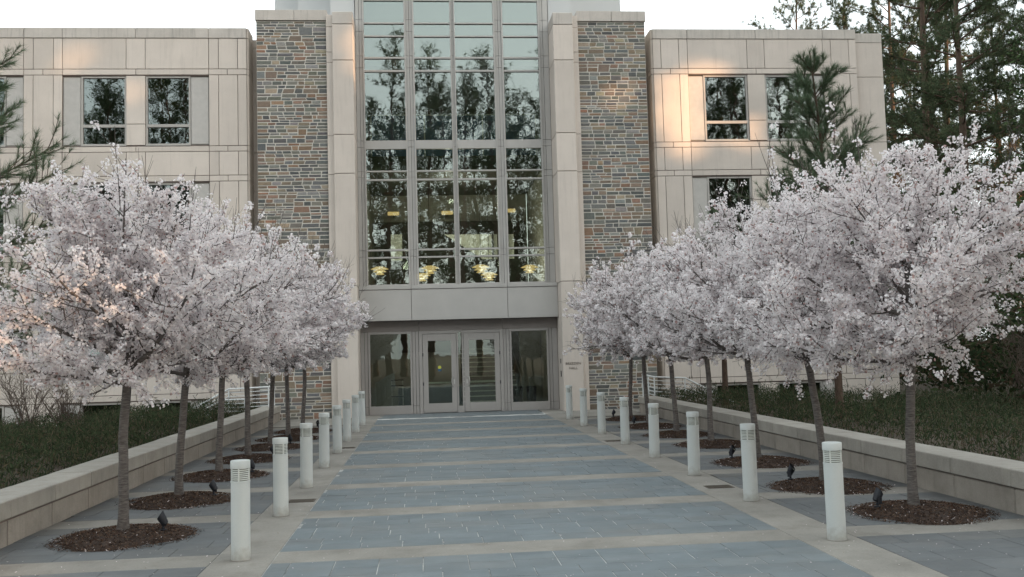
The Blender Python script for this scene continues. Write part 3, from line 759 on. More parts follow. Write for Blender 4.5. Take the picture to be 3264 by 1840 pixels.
retaining_wall(-1, WL+.02, 28.75, 'low pale stone-block retaining wall along the left planting bed')
retaining_wall(1, WR-.02, 27.3, 'low pale stone-block retaining wall along the right planting bed')

# ------------------------------------------------------------------ bollards
def make_bollard():
    t = empty('bollard', (0, 0, 0))
    q = MB(); q.lathe([(.085, 0), (.085, .688), (.087, .69), (.087, .705), (.083, .707)], 32); q.build('body', M['white_paint'], t, smooth=True)
    q = MB(); q.lathe([(.070, .705), (.070, .818)], 28); q.build('lens', M['lens'], t, smooth=True)
    for i in range(6):
        z = .716+i*.0168; q = MB(); q.lathe([(.083, z), (.083, z+.003), (.074, z+.009), (.071, z+.008)], 28); q.build('louver', M['louver'], t, smooth=True)
    for i in range(4):
        a = math.pi/4+math.pi/2*i+.35; q = MB(); q.box(-.006, .006, -.006, .006, .705, .818); o = q.build('strut', M['louver'], t); o.location = (.078*math.cos(a), .078*math.sin(a), 0)
    q = MB(); q.lathe([(.080, .816), (.087, .817), (.0875, .820), (.0875, .882), (.084, .887), (.078, .888)], 32); q.build('cap', M['white_paint'], t, smooth=True)
    q = MB(); q.lathe([(.10, -.001), (.10, .004), (.087, .006)], 28); q.build('base_ring', M['concrete'], t)
    return t
ordn = ['nearest', 'second', 'third', 'fourth', 'fifth', 'sixth', 'seventh', 'farthest']
bol = make_bollard(); first = True
for side, x, y0 in (('left', -1.694, 9.09), ('right', 3.734, 8.752)):
    for k in range(8):
        o = bol if first else copy_tree(bol); first = False
        o.location = (x+random.uniform(-.01, .01), y0+2.391*k, .002); o.rotation_euler = (random.uniform(-.008, .008), random.uniform(-.008, .008), random.uniform(0, 6))
        tag(o, 'white round louvred light bollard, %s from the viewer in the %s row' % (ordn[k], side) if k not in (0, 7) else 'white round louvred light bollard, %s to the viewer in the %s row' % (ordn[k], side) if k == 0 else 'white round louvred light bollard, farthest in the %s row, beside the entrance' % side, 'bollard', 'bollards lining the walkway')

# ------------------------------------------------------------------ railings by the side steps
def railing(name, path, label, inner):
    t = empty(name, path[0])
    o = Vector(path[0]); P = [Vector(p)-o for p in path]
    q = MB(); q.tube(P, .024, 10); q.build('hand_rail', M['white_rail'], t, smooth=True)
    for k in range(1, 6):
        q = MB(); q.tube([p-Vector((0, 0, .105*k)) for p in P], .012, 6); q.build('rail', M['white_rail'], t, smooth=True)
    for a, b in zip(P[:-1], P[1:]):
        n = max(1, round((b-a).length/.9))
        for i in range(n):
            c = a.lerp(b, i/n); q = MB(); q.tube([c, c-Vector((0, 0, .9))], .02, 8); q.build('post', M['white_rail'], t)
    c = P[-1]; q = MB(); q.tube([c, c-Vector((0, 0, .9))], .02, 8); q.build('post', M['white_rail'], t)
    tag(t, label, 'railing'); return t
railing('stair_railing', [(-4.42, 28.9, 1.06), (-4.42, 27.9, 1.02), (-5.52, 27.9, .99), (-7.2, 27.9, .10)], 'white pipe railing beside the left stone pier, turning down the steps', None)
railing('stair_railing', [(-4.95, 27.2, .72), (-5.55, 27.2, .72), (-6.6, 27.2, .2)], 'low white pipe handrail in front of the longer left railing', None)
railing('stair_railing', [(6.52, 29.0, 1.03), (6.52, 27.5, .98), (7.42, 27.5, .93), (9.2, 27.5, .0)], 'white pipe railing beside the right stone pier, sloping down the steps', None)

# ------------------------------------------------------------------ mulch beds and uplights
def make_mulch(seed):
    r = np.random.default_rng(seed); n, rr = 40, 12
    V = [(0, 0, .075)]; Fq = []
    ph = r.uniform(0, 6.28, 4)
    for j in range(1, rr+1):
        for i in range(n):
            a = 2*math.pi*i/n; R = .66*(1+.07*math.sin(3*a+ph[0])+.04*math.sin(5*a+ph[1]))*(1+.05*(abs(math.cos(2*a))**.5-.5)); t = j/rr
            z = .080*(1-t**2.2)+r.uniform(-.012, .014)*(1 if j < rr else 0)-(.004 if j == rr else 0)
            V.append((R*t*math.cos(a), R*t*math.sin(a), z))
    tri = []
    for i in range(n): tri.append((0, 1+i, 1+(i+1) % n))
    for j in range(rr-1):
        for i in range(n):
            k = (i+1) % n; a, b, c, d = 1+j*n+i, 1+j*n+k, 1+(j+1)*n+k, 1+(j+1)*n+i; tri += [(a, d, c), (a, c, b)]
    base = np_mesh('mulch_mound', np.array(V), np.array(tri), M['mulch'])
    # loose chips
    m_ = 5200; R = .70*np.sqrt(r.random(m_))+np.abs(r.normal(0, .045, m_)); a = r.uniform(0, 6.28, m_); z = .080*(1-np.minimum(1, R/.70)**2.2)+.006
    c = np.stack([R*np.cos(a), R*np.sin(a), np.maximum(z, .004)+r.uniform(0, .012, m_)], -1)
    th = r.uniform(0, 6.28, m_); L = r.uniform(.006, .02, m_); W = r.uniform(.002, .0045, m_); tl = r.uniform(-.6, .6, m_)
    u = np.stack([np.cos(th)*np.cos(tl), np.sin(th)*np.cos(tl), np.sin(tl)], -1)*L[:, None]; w = np.stack([-np.sin(th), np.cos(th), r.uniform(-.5, .5, m_)], -1)*W[:, None]
    VV = np.stack([c-u-w, c+u-w, c+u+w, c-u+w], 1).reshape(-1, 3); FF = np.arange(m_*4).reshape(m_, 4)
    pal = np.array([(.07, .042, .03), (.042, .027, .021), (.10, .062, .042), (.055, .038, .03), (.14, .10, .075)]); cc = pal[r.integers(0, 5, m_)]*r.uniform(.7, 1.3, (m_, 1))
    pet = r.random(m_) < .012+.04*(R > .6); cc[pet] = (.62, .55, .54)
    chips = np_mesh('mulch_chips', VV, FF, M['mulch_chip'], np.repeat(cc, 4, 0))
    return base, chips
mm = [make_mulch(s) for s in (1, 2, 3)]
def mulch_bed(x, y, i, label):
    t = empty('mulch_bed', (x, y, 0), random.uniform(-.2, .2)+math.pi*random.randint(0, 1)); b, c = mm[i % 3]
    link(bpy.data.objects.new('mound', b), t); o = link(bpy.data.objects.new('bark_chips', c), t); o['kind'] = 'stuff'
    tag(t, label, 'mulch bed', 'mulch beds around the cherry trunks')
def make_uplight():
    t = empty('uplight', (0, 0, 0))
    q = MB(); q.lathe([(.045, 0), (.045, .02), (.018, .025), (.016, .075)], 14); q.build('stem', M['dark_metal'], t, smooth=True)
    q = MB(); n = 20; prof = [(.028, -.06), (.046, -.045), (.05, .0), (.056, .02), (.056, .05)]
    q.lathe(prof, n)
    # slanted hood
    vs = []; fs = []
    for i in range(n):
        a = 2*math.pi*i/n; vs += [(.056*math.cos(a), .056*math.sin(a), .05), (.058*math.cos(a), .058*math.sin(a), .055+.03*(1-math.cos(a)))]
    for i in range(n):
        k = (i+1) % n; fs.append((2*i, 2*k, 2*k+1, 2*i+1))
    q.add(vs, fs); h = q.build('head', M['dark_metal'], t, smooth=True); h.location = (0, 0, .13); h.rotation_euler = (0, math.radians(28), 0)
    q = MB(); q.lathe([(.052, .051), (.052, .053)], n); l = q.build('lens', M['lens'], t); l.location = (0, 0, .13); l.rotation_euler = (0, math.radians(28), 0)
    q = MB(); q.box(-.03, .03, -.062, -.056, .05, .13); q.build('bracket', M['dark_metal'], t)
    return t
upl = make_uplight(); first = True
rown = ['nearest', 'second', 'third', 'fourth', 'fifth', 'sixth', 'farthest']
ups_L = {0: (-2.74, 10.45), 1: (-2.77, 13.0), 2: (-2.72, 15.5), 3: (-2.75, 17.8), 4: (-2.79, 20.3), 5: (-2.75, 22.2), 6: (-2.68, 24.5)}
ups_R = {0: (4.72, 10.0), 1: (4.66, 12.3), 2: (4.72, 14.9), 3: (4.80, 17.7), 4: (4.75, 20.0), 5: (4.75, 22.2), 6: (4.8, 24.9)}
for side, TR, UP in (('left', trees_L, ups_L), ('right', trees_R, ups_R)):
    for k, (x, y) in enumerate(TR):
        mulch_bed(x+(.03 if side == 'left' else .03), y-.05, k, 'round brown bark-mulch bed under the %s cherry tree of the %s row' % (rown[k], side))
        ux, uy = UP[k]; o = upl if first else copy_tree(upl); first = False
        o.location = (ux, uy, .06); o.scale = (.8, .8, .8); o.rotation_euler = (0, 0, math.atan2(y-uy, x-ux)+random.uniform(-.3, .3))
        tag(o, 'small dark spotlight in the mulch of the %s cherry, %s row' % (rown[k], side), 'spotlight', 'spotlights at the cherry trees')

# fallen petals on the paving
n = 3000
px = rng.uniform(WL+.05, WR-.05, n); py = 7.3+19*rng.random(n)**1.5
keep = (rng.random(n) < np.where((px > -1.9) & (px < 3.9), .4, .75)); px, py = px[keep], py[keep]; n = len(px)
th = rng.uniform(0, 6.28, n); s = rng.uniform(.004, .0095, n); c = np.stack([px, py, np.full(n, .006)], -1)
u = np.stack([np.cos(th), np.sin(th), rng.uniform(-.2, .3, n)], -1)*s[:, None]; w = np.stack([-np.sin(th), np.cos(th), rng.uniform(-.1, .3, n)], -1)*s[:, None]*.8
VV = np.stack([c-u-w*.5, c+u-w*.3, c+u*.8+w, c-u*.9+w*.8], 1).reshape(-1, 3)
cc = np.where(rng.random((n, 1)) < .8, np.array([[.66, .60, .60]]), np.array([[.16, .10, .07]]))
o = link(bpy.data.objects.new('fallen_petals', np_mesh('fallen_petals', VV, np.arange(n*4).reshape(n, 4), M['leaf'], np.repeat(cc, 4, 0))))
tag(o, 'white petals scattered over the paving', 'petals', kind='stuff')

# ------------------------------------------------------------------ branching plants
def tubes(branches, sides=(7, 5, 4, 3)):
    """branches: list of (points (n,3), radii (n,), level) -> V, F quads"""
    V = []; F = []; off = 0
    for pts, rad, lv in branches:
        k = sides[min(lv, len(sides)-1)]; n = len(pts)
        d = np.gradient(pts, axis=0); d /= np.linalg.norm(d, axis=1, keepdims=True)+1e-9
        ref = np.array([0, 0, 1.]) if abs(d[0, 2]) < .9 else np.array([1., 0, 0])
        u = np.cross(d, ref); u /= np.linalg.norm(u, axis=1, keepdims=True)+1e-9; w = np.cross(d, u)
        a = np.arange(k)*2*np.pi/k
        ring = pts[:, None]+rad[:, None, None]*(u[:, None]*np.cos(a)[None, :, None]+w[:, None]*np.sin(a)[None, :, None])
        V.append(ring.reshape(-1, 3))
        i = np.arange(n-1)[:, None]*k; j = np.arange(k)[None]; jn = (j+1) % k
        F.append((np.stack([i+j, i+jn, i+k+jn, i+k+j], -1)+off).reshape(-1, 4)); off += n*k
    return np.concatenate(V), np.concatenate(F)
def curve(r, p, d, L, n, up, jit):
    pts = [p]; d = d/np.linalg.norm(d)
    for i in range(n):
        d = d+np.array([0, 0, up/n])+r.normal(0, jit, 3); d /= np.linalg.norm(d); p = p+d*L/n; pts.append(p)
    return np.array(pts)
def perp(r, d, ang):
    v = r.normal(0, 1, 3); v -= d*(v@d); v /= np.linalg.norm(v); return d*math.cos(ang)+v*math.sin(ang)

def cherry(seed, dens=1.0, fr=.0162, H=4.15, lean=(0, 0), RX=1.75, shoots=10):
    r = np.random.default_rng(seed); B = []; pts = []; wts = []
    fork = 1.62+r.uniform(-.05, .08)
    tk = curve(r, np.array([0, 0, -.03]), np.array([lean[0], lean[1], 1.]), H*.74, 14, .05, .03)
    rad = np.interp(tk[:, 2], [0, .12, .35, fork, H*.8], [.076, .058, .050, .044, .012]); B.append((tk, rad, 0))
    def cl(c, L, spacing, w):
        n = max(2, int(L/spacing)); t = np.linspace(.12, 1, n); idx = t*(len(c)-1); i0 = np.minimum(idx.astype(int), len(c)-2); f = (idx-i0)[:, None]
        pts.append(c[i0]*(1-f)+c[i0+1]*f); wts.append(np.full(n, w))
    def at(c, t): 
        x = t*(len(c)-1); i = min(int(x), len(c)-2); return c[i]*(1-(x-i))+c[i+1]*(x-i), (c[i+1]-c[i])/np.linalg.norm(c[i+1]-c[i])
    ctr = np.array([lean[0]*3, lean[1]*3, 2.75])
    def inside(p): 
        q = p-ctr; rz = H-2.75 if q[2] > 0 else 1.25
        return (q[0]/RX)**2+(q[1]/RX)**2+(q[2]/rz)**2
    nl = 17; ph = r.uniform(0, 6.28)
    for i in range(nl):
        t = i/(nl-1); z = fork-.08+t*(H*.62-fork); a = ph+i*2.4+r.normal(0, .2)
        p = np.array([np.interp(z, tk[:, 2], tk[:, 0]), np.interp(z, tk[:, 2], tk[:, 1]), z])
        el = math.radians(np.interp(t, [0, .35, 1], [4, 28, 66])+r.normal(0, 6)); d = np.array([math.cos(a)*math.cos(el), math.sin(a)*math.cos(el), math.sin(el)])
        L = np.interp(t, [0, .4, 1], [1.65, 1.85, 1.25])*r.uniform(.85, 1.12)
        c = curve(r, p, d, L, 9, .22 if t > .2 else .3, .085); r0 = np.interp(t, [0, 1], [.030, .020])
        B.append((c, np.linspace(r0, .006, len(c)), 1)); cl(c[1:], L*.9, .05, .85)
        nb = int(12*L/1.6)
        for j in range(nb):
            tt = .06+.92*(j+r.uniform(.1, .9))/nb; q, dd = at(c, tt); d2 = perp(r, dd, math.radians(r.uniform(30, 65))); d2[2] = d2[2]*.8+(.12 if t > .15 else .06)
            L2 = (1.0-.5*tt)*r.uniform(.55, 1.05); c2 = curve(r, q, d2, L2, 6, .28, .10)
            for _ in range(3):
                if inside(c2[-1]) > 1.12: L2 *= .72; c2 = curve(r, q, d2, L2, 6, .28, .10)
            B.append((c2, np.linspace(max(.0062, r0*.42*(1-tt*.5)), .0036, len(c2)), 2)); cl(c2, L2, .047, 1)
            nt = max(3, int(L2/.095))
            for k in range(nt):
                q3, d3 = at(c2, .12+.86*(k+r.random())/nt); dd3 = perp(r, d3, math.radians(r.uniform(35, 75))); L3 = r.uniform(.12, .38)
                c3 = curve(r, q3, dd3, L3, 3, .25, .12); B.append((c3, np.linspace(.0046, .0022, 4), 3)); cl(c3, L3, .055, 1)
    for i in range(9):                            # short low branches that close the underside
        z = fork-.06+r.uniform(0, .35); a = r.uniform(0, 6.28); p = np.array([np.interp(z, tk[:, 2], tk[:, 0]), np.interp(z, tk[:, 2], tk[:, 1]), z])
        L = r.uniform(.45, .95); c = curve(r, p, np.array([math.cos(a), math.sin(a), .2]), L, 6, .05, .1); B.append((c, np.linspace(.012, .004, 7), 2)); cl(c, L, .05, 1)
        for k in range(9):
            q3, d3 = at(c, r.uniform(.1, 1)); dd3 = perp(r, d3, math.radians(r.uniform(40, 80))); dd3[2] -= .1; L3 = r.uniform(.15, .4)
            c3 = curve(r, q3, dd3, L3, 3, .1, .12); B.append((c3, np.linspace(.0036, .0018, 4), 3)); cl(c3, L3, .05, 1)
    for s in range(shoots):                       # long upright shoots, thinly set with flowers
        a = r.uniform(0, 6.28); R = RX*.85*math.sqrt(r.random()); z = 2.75+(H-2.75)*math.sqrt(max(0, 1-(R/RX)**2))*.82
        d = np.array([math.cos(a)*.25+r.normal(0, .12), math.sin(a)*.25+r.normal(0, .12), 1]); L = r.uniform(.45, .9)
        c = curve(r, np.array([R*math.cos(a)+ctr[0], R*math.sin(a)+ctr[1], z-.25]), d, L, 5, .1, .04); B.append((c, np.linspace(.006, .002, 6), 3)); cl(c[:4], L*.55, .06, .6)
        for k in range(4):
            q3, d3 = at(c, r.uniform(.2, .8)); c3 = curve(r, q3, perp(r, d3, .6), r.uniform(.12, .3), 3, .2, .05); B.append((c3, np.linspace(.003, .0015, 4), 3))
            if r.random() < .5: cl(c3, .2, .08, .4)
    TV, TF = tubes(B[:1], (14,)); BV, BF = tubes(B[1:], (7, 6, 4, 3))
    P = np.concatenate(pts); Wt = np.concatenate(wts)
    kv = r.normal(0, 1, (5, 3)); kv *= (r.uniform(5, 11, (5, 1))/np.linalg.norm(kv, axis=1, keepdims=True)); nz = np.sin(P@kv.T+r.uniform(0, 6.28, 5)).mean(1)   # uneven flowering: tufts and gaps
    P = P[r.random(len(P)) < Wt*dens*np.clip(.68+.95*nz, .15, 1)]
    nf = r.integers(10, 20, len(P)); C = np.repeat(P, nf, 0); n = len(C)
    v = r.normal(0, 1, (n, 3)); v /= np.linalg.norm(v, axis=1, keepdims=True); rad_ = .016+.040*r.random(n)
    pos = C+v*rad_[:, None]; nrm = v+np.array([0, 0, .25])+r.normal(0, .45, (n, 3)); nrm /= np.linalg.norm(nrm, axis=1, keepdims=True)
    ref = r.normal(0, 1, (n, 3)); u = np.cross(nrm, ref); u /= np.linalg.norm(u, axis=1, keepdims=True); w = np.cross(nrm, u)
    R_ = fr*r.uniform(.7, 1.15, n); cup = R_*r.uniform(.1, .6, n)
    a = np.arange(5)*2*np.pi/5
    rim = pos[:, None]+R_[:, None, None]*(u[:, None]*np.cos(a)[None, :, None]+w[:, None]*np.sin(a)[None, :, None])+(nrm*cup[:, None])[:, None]
    rim = rim+(nrm*(R_*r.uniform(-.35, .1, n))[:, None])[:, None]*np.array([1.6, .2, 0, 0, .2])[None, :, None]     # one petal folded back
    V = rim.reshape(-1, 3); tri = np.arange(n*5).reshape(n, 5)
    pk = r.uniform(0, 1, (n, 1)); petal = np.array([[.905, .89, .893]])*(1-pk)+np.array([[.87, .82, .83]])*pk; petal = petal*r.uniform(.9, 1.04, (n, 1))
    colr = np.repeat(petal[:, None], 5, 1); colr[:, 0] = np.array([.70, .56, .56]); bud = r.random(n) < .04; colr[bud] = np.array([.45, .32, .30])
    return np_mesh('cherry_trunk', TV, TF, M['cherry_bark'], smooth=True), np_mesh('cherry_branches', BV, BF, M['cherry_bark'], smooth=True), np_mesh('cherry_crown', V, tri, M['blossom'], colr.reshape(-1, 3))
CH = [cherry(21, lean=(.0, 0), H=3.95, RX=1.7), cherry(22, lean=(.03, .0), H=3.75, RX=1.65, shoots=16), cherry(23, lean=(-.05, 0), H=4.15, RX=1.8), cherry(24, lean=(-.02, .02), H=3.95, RX=1.7, shoots=14),
      cherry(25, dens=.5, fr=.0235, H=3.95, RX=1.75, shoots=22), cherry(26, dens=.5, fr=.0235, H=4.1, RX=1.75, shoots=26), cherry(27, dens=.48, fr=.0235, H=3.8, RX=1.85, shoots=20)]
def put_cherry(x, y, i, rz, label, sc=1.0):
    t = empty('cherry_tree', (x, y, 0), rz); t.scale = (sc, sc, sc)
    a, b, c = CH[i]
    link(bpy.data.objects.new('trunk', a), t); link(bpy.data.objects.new('branches', b), t); link(bpy.data.objects.new('crown', c), t)
    tag(t, label, 'cherry tree', 'blossoming cherry trees lining the walkway')
varL = [0, 1, 4, 5, 6, 4, 5]; varR = [2, 3, 6, 5, 4, 6, 4]
for side, TR, vr in (('left', trees_L, varL), ('right', trees_R, varR)):
    for k, (x, y) in enumerate(TR):
        lab = 'white-blossomed cherry tree with slim grey trunk, %s in the %s row' % (rown[k] if k in (0, 6) else rown[k] + ' from the viewer', side)
        put_cherry(x, y, vr[k], 0 if vr[k] < 4 else k*1.7+(.6 if side == 'left' else 0), lab, 1.0 if k < 3 else 1.03)

# ------------------------------------------------------------------ pines
def needles(r, P, D, n, L, W, spread, pal):
    """tufts of thin triangles at P pointing round D"""
    m_ = len(P)*n; C = np.repeat(P, n, 0); d = np.repeat(D, n, 0)
    v = r.normal(0, 1, (m_, 3)); v -= d*np.sum(v*d, 1, keepdims=True); v /= np.linalg.norm(v, axis=1, keepdims=True)+1e-9
    an = r.uniform(.15, 1, m_)*spread; q = d*np.cos(an)[:, None]+v*np.sin(an)[:, None]; q[:, 2] -= .05
    C = C-d*(r.random(m_)*L*.5)[:, None]
    s = np.cross(q, r.normal(0, 1, (m_, 3))); s /= np.linalg.norm(s, axis=1, keepdims=True)+1e-9
    LL = L*r.uniform(.6, 1.1, m_)
    V = np.stack([C-s*W/2, C+s*W/2, C+q*LL[:, None]], 1).reshape(-1, 3)
    col = np.array(pal)[r.integers(0, len(pal), m_)]*r.uniform(.7, 1.25, (m_, 1))
    return V, np.repeat(col, 3, 0)
GP = [(.085, .115, .065), (.10, .13, .075), (.07, .095, .06), (.115, .13, .075)]
def young_pine(seed, H=7.4, spread=1.55, first=2.3, br=(5, 7), step=.52):
    r = np.random.default_rng(seed); B = []; P = []; D = []
    tk = curve(r, np.array([0, 0, -.4]), np.array([.0, .0, 1.]), H+.4, 20, .02, .012); B.append((tk, np.linspace(.095, .012, len(tk)), 0))
    zs = np.arange(first, H-.25, step)
    for z in zs:
        t = (z-first)/(H-first); nb = r.integers(*br); a0 = r.uniform(0, 6.28)
        for i in range(nb):
            a = a0+i*6.283/nb+r.normal(0, .2); el = math.radians(np.interp(t, [0, 1], [14, 52])+r.normal(0, 6)); L = spread*(1-t)**.75*r.uniform(.7, 1.1)+.22
            p = np.array([np.interp(z, tk[:, 2], tk[:, 0]), np.interp(z, tk[:, 2], tk[:, 1]), z+r.normal(0, .05)])
            c = curve(r, p, np.array([math.cos(a)*math.cos(el), math.sin(a)*math.cos(el), math.sin(el)]), L, 7, .35, .05); B.append((c, np.linspace(.022*(1-t)+.009, .005, 8), 1))
            for s in np.linspace(.25, 1, max(4, int(L/.11))):
                x = s*7; k = min(int(x), 6); q = c[k]*(1-(x-k))+c[k+1]*(x-k); dd = c[k+1]-c[k]; dd /= np.linalg.norm(dd); P.append(q); D.append(dd)
                if s < .95:
                    for _ in range(2):
                        d2 = perp(r, dd, math.radians(r.uniform(35, 60))); d2[2] += .25; l2 = L*.32*r.uniform(.5, 1.1); c2 = curve(r, q, d2, l2, 3, .3, .06); B.append((c2, np.linspace(.007, .004, 4), 2))
                        P.append(c2[-1]); D.append((c2[-1]-c2[-2])/np.linalg.norm(c2[-1]-c2[-2])); P.append(c2[2]); D.append(D[-1])
    for s in np.linspace(.86, 1, 6): P.append(tk[int(s*20)]); D.append(np.array([0, 0, 1.]))
    V, C = needles(r, np.array(P), np.array(D), 34, .19, .0056, .9, [(.11, .16, .10), (.13, .18, .105), (.085, .13, .085), (.15, .19, .115)])
    TV, TF = tubes(B, (9, 5, 4, 3))
    return np_mesh('pine_trunk', TV, TF, M['pine_bark'], smooth=True), np_mesh('pine_crown', V, np.arange(len(V)).reshape(-1, 3), M['needle'], C)
def put_tree(name, meshes, loc, rz, label, cat, group=None, sc=1.0):
    t = empty(name, loc, rz); t.scale = (sc, sc, sc)
    for nm, me in zip(('trunk', 'crown'), meshes): link(bpy.data.objects.new(nm, me), t)
    return tag(t, label, cat, group)
put_tree('young_pine', young_pine(5, 7.9, 1.95, 2.2, (5, 8)), (8.72, 20, .2), .4, 'young green pine standing in front of the right wing', 'pine tree', 'young pines in the planting beds')
put_tree('young_pine', young_pine(6, 8.2, 2.35, 1.6, (3, 5), .58), (-7.3, 16.6, .1), 2.3, 'young pine at the left edge, branches crossing the left wing', 'pine tree', 'young pines in the planting beds')
put_tree('young_pine', young_pine(8, 4.6, 1.4, 1.4, (4, 6)), (-7.7, 14.5, .1), 2.1, 'dark bushy pine low at the left edge behind the cherries', 'pine tree', 'young pines in the planting beds')
put_tree('young_pine', young_pine(9, 5.6, 1.3, 1.8), (8.0, 25.6, .1), 2.9, 'small pine close to the right wing beside the lower window', 'pine tree', 'young pines in the planting beds')

def tall_pine(seed, H=25, base=8, dens=1.0, crownR=4.2, W=.03):
    r = np.random.default_rng(seed); B = []; P = []; D = []
    tk = curve(r, np.array([0, 0, -.4]), np.array([r.normal(0, .02), r.normal(0, .02), 1.]), H, 20, .02, .01); B.append((tk, np.linspace(.27, .04, len(tk)), 0))
    n = int(42*dens)
    for i in range(n):
        t = (i+r.random())/n; z = base+(H-base)*t; a = r.uniform(0, 6.28); el = math.radians(np.interp(t, [0, .5, 1], [-6, 10, 50])+r.normal(0, 9))
        L = crownR*np.interp(t, [0, .3, .7, 1], [.6, 1, .8, .2])*r.uniform(.55, 1.1); p = np.array([np.interp(z, tk[:, 2], tk[:, 0]), np.interp(z, tk[:, 2], tk[:, 1]), z])
        c = curve(r, p, np.array([math.cos(a)*math.cos(el), math.sin(a)*math.cos(el), math.sin(el)]), L, 7, .22, .12); B.append((c, np.linspace(.065*(1-t)+.02, .012, 8), 1))
        for s in np.linspace(.3, 1, max(4, int(L/.42))):
            x = s*7; k = min(int(x), 6); q = c[k]*(1-(x-k))+c[k+1]*(x-k); dd = c[k+1]-c[k]; dd /= np.linalg.norm(dd)
            for _ in range(3):
                d2 = perp(r, dd, math.radians(r.uniform(25, 70))); d2[2] += .3; l2 = r.uniform(.3, 1.0); c2 = curve(r, q, d2, l2, 3, .3, .15); B.append((c2, np.linspace(.012, .006, 4), 3))
                for e in (1, 2, 3): P.append(c2[e]+r.normal(0, .06, 3)); D.append((c2[-1]-c2[0])/l2)
    for i in range(9):                             # dead lower limbs
        z = r.uniform(base*.35, base); a = r.uniform(0, 6.28); c = curve(r, np.array([np.interp(z, tk[:, 2], tk[:, 0]), np.interp(z, tk[:, 2], tk[:, 1]), z]), np.array([math.cos(a), math.sin(a), .1]), r.uniform(.6, 2), 5, -.1, .15); B.append((c, np.linspace(.025, .006, 6), 2))
    P = np.array(P); D = np.array(D); D /= np.linalg.norm(D, axis=1, keepdims=True)+1e-9
    V, C = needles(r, P, D, 15, .32, W, 1.35, GP)
    TV, TF = tubes(B, (9, 5, 3, 3))
    return (TV, TF), (V, C), tubes([b for b in B if b[2] < 2], (7, 3, 3, 3))
def to_meshes(t): return np_mesh('tall_pine_trunk', t[0][0], t[0][1], M['pine_bark'], smooth=True), np_mesh('tall_pine_crown', t[1][0], np.arange(len(t[1][0])).reshape(-1, 3), M['needle'], t[1][1])
TP = [tall_pine(31, 25, 7.5), tall_pine(32, 23, 5.5, 1.2), tall_pine(33, 26, 9.5)]
TPM = [to_meshes(t) for t in TP]
tall = [(23.9, 44, 0, 'thick-trunked tall pine just right of the building end'), (26.8, 47.5, 1, 'tall pine second from the building end'), (29.8, 52, 2, 'tall slim pine third from the building end'),
        (33.6, 53, 1, 'tall pine deep in the right-hand wood near the picture edge'), (27.2, 38, 2, 'tall pine at the right edge leaning over the cherries'), (33.5, 60, 0, 'far tall pine at the back of the right-hand wood'),
        (24.5, 62, 2, 'farthest pine showing between the nearer right-hand trunks'), (31.2, 44, 1, 'tall dense pine near the right edge of the wood'), (23.2, 39.5, 1, 'dark pine close behind the building corner'), (36, 50, 2, 'pine cut off by the right edge of the picture'),
        (28.4, 56, 1, 'pine far back between the brown-leaved trees'), (25.2, 55.5, 0, 'slim pine behind the brown-leaved tree'), (34.0, 41.5, 1, 'low-branched pine at the extreme right'), (26.0, 51.5, 2, 'pine behind the thick-trunked one at the building end')]
for i, (x, y, k, lab) in enumerate(tall): put_tree('tall_pine', TPM[k], (x, y, -.3), i*1.9, lab, 'pine tree', 'tall pines right of the building', random.uniform(.92, 1.05))

def leaf_tree(seed, H, base, n_leaf, pal, crownR=2.4, lw=.05):
    r = np.random.default_rng(seed); B = []; P = []
    tk = curve(r, np.array([0, 0, -.4]), np.array([0, 0, 1.]), H, 14, .02, .04); B.append((tk, np.linspace(.11, .01, 15), 0))
    for i in range(40):
        t = i/40; z = base+(H*.97-base)*t; a = r.uniform(0, 6.28); el = math.radians(r.uniform(15, 55)); L = crownR*(1-.7*t)*r.uniform(.5, 1)
        c = curve(r, np.array([np.interp(z, tk[:, 2], tk[:, 0]), np.interp(z, tk[:, 2], tk[:, 1]), z]), np.array([math.cos(a)*math.cos(el), math.sin(a)*math.cos(el), math.sin(el)]), L, 6, .2, .12); B.append((c, np.linspace(.028, .006, 7), 1))
        for j in range(9):
            q = c[r.integers(1, 7)]; c2 = curve(r, q, r.normal(0, 1, 3)+[0, 0, .6], r.uniform(.3, .9), 4, .2, .15); B.append((c2, np.linspace(.009, .003, 5), 3)); P += list(c2[1:])
    P = np.array(P); Q = P[r.integers(0, len(P), n_leaf)]+r.normal(0, .10, (n_leaf, 3))
    u = r.normal(0, 1, (n_leaf, 3)); u /= np.linalg.norm(u, axis=1, keepdims=True); w = np.cross(u, r.normal(0, 1, (n_leaf, 3))); w /= np.linalg.norm(w, axis=1, keepdims=True)
    V = np.stack([Q-u*lw, Q+w*lw*.5, Q+u*lw, Q-w*lw*.5], 1).reshape(-1, 3); C = np.array(pal)[r.integers(0, len(pal), n_leaf)]*r.uniform(.7, 1.3, (n_leaf, 1))
    TV, TF = tubes(B, (8, 4, 3, 3))
    return np_mesh('leaf_tree_trunk', TV, TF, M['twig'], smooth=True), np_mesh('leaf_tree_crown', V, np.arange(n_leaf*4).reshape(-1, 4), M['leaf'], np.repeat(C, 4, 0))
BR = [(.26, .15, .07), (.20, .12, .06), (.30, .20, .10)]
lt = leaf_tree(41, 15, 4, 5200, BR); lt2 = leaf_tree(42, 9, 1.5, 5200, [(.06, .09, .04), (.075, .105, .05), (.045, .07, .035)], 2.8, .06)
for i, (x, y, lab) in enumerate([(26.6, 43.5, 'brown-leaved slender tree among the right-hand pines'), (25.4, 50, 'brown-leaved tree deeper between the right-hand pines'), (31.5, 48, 'brown-leaved tree toward the right edge of the wood')]):
    put_tree('brown_leaf_tree', lt, (x, y, -.3), i*2.2, lab, 'tree', 'brown-leaved trees among the pines', random.uniform(.85, 1.05))
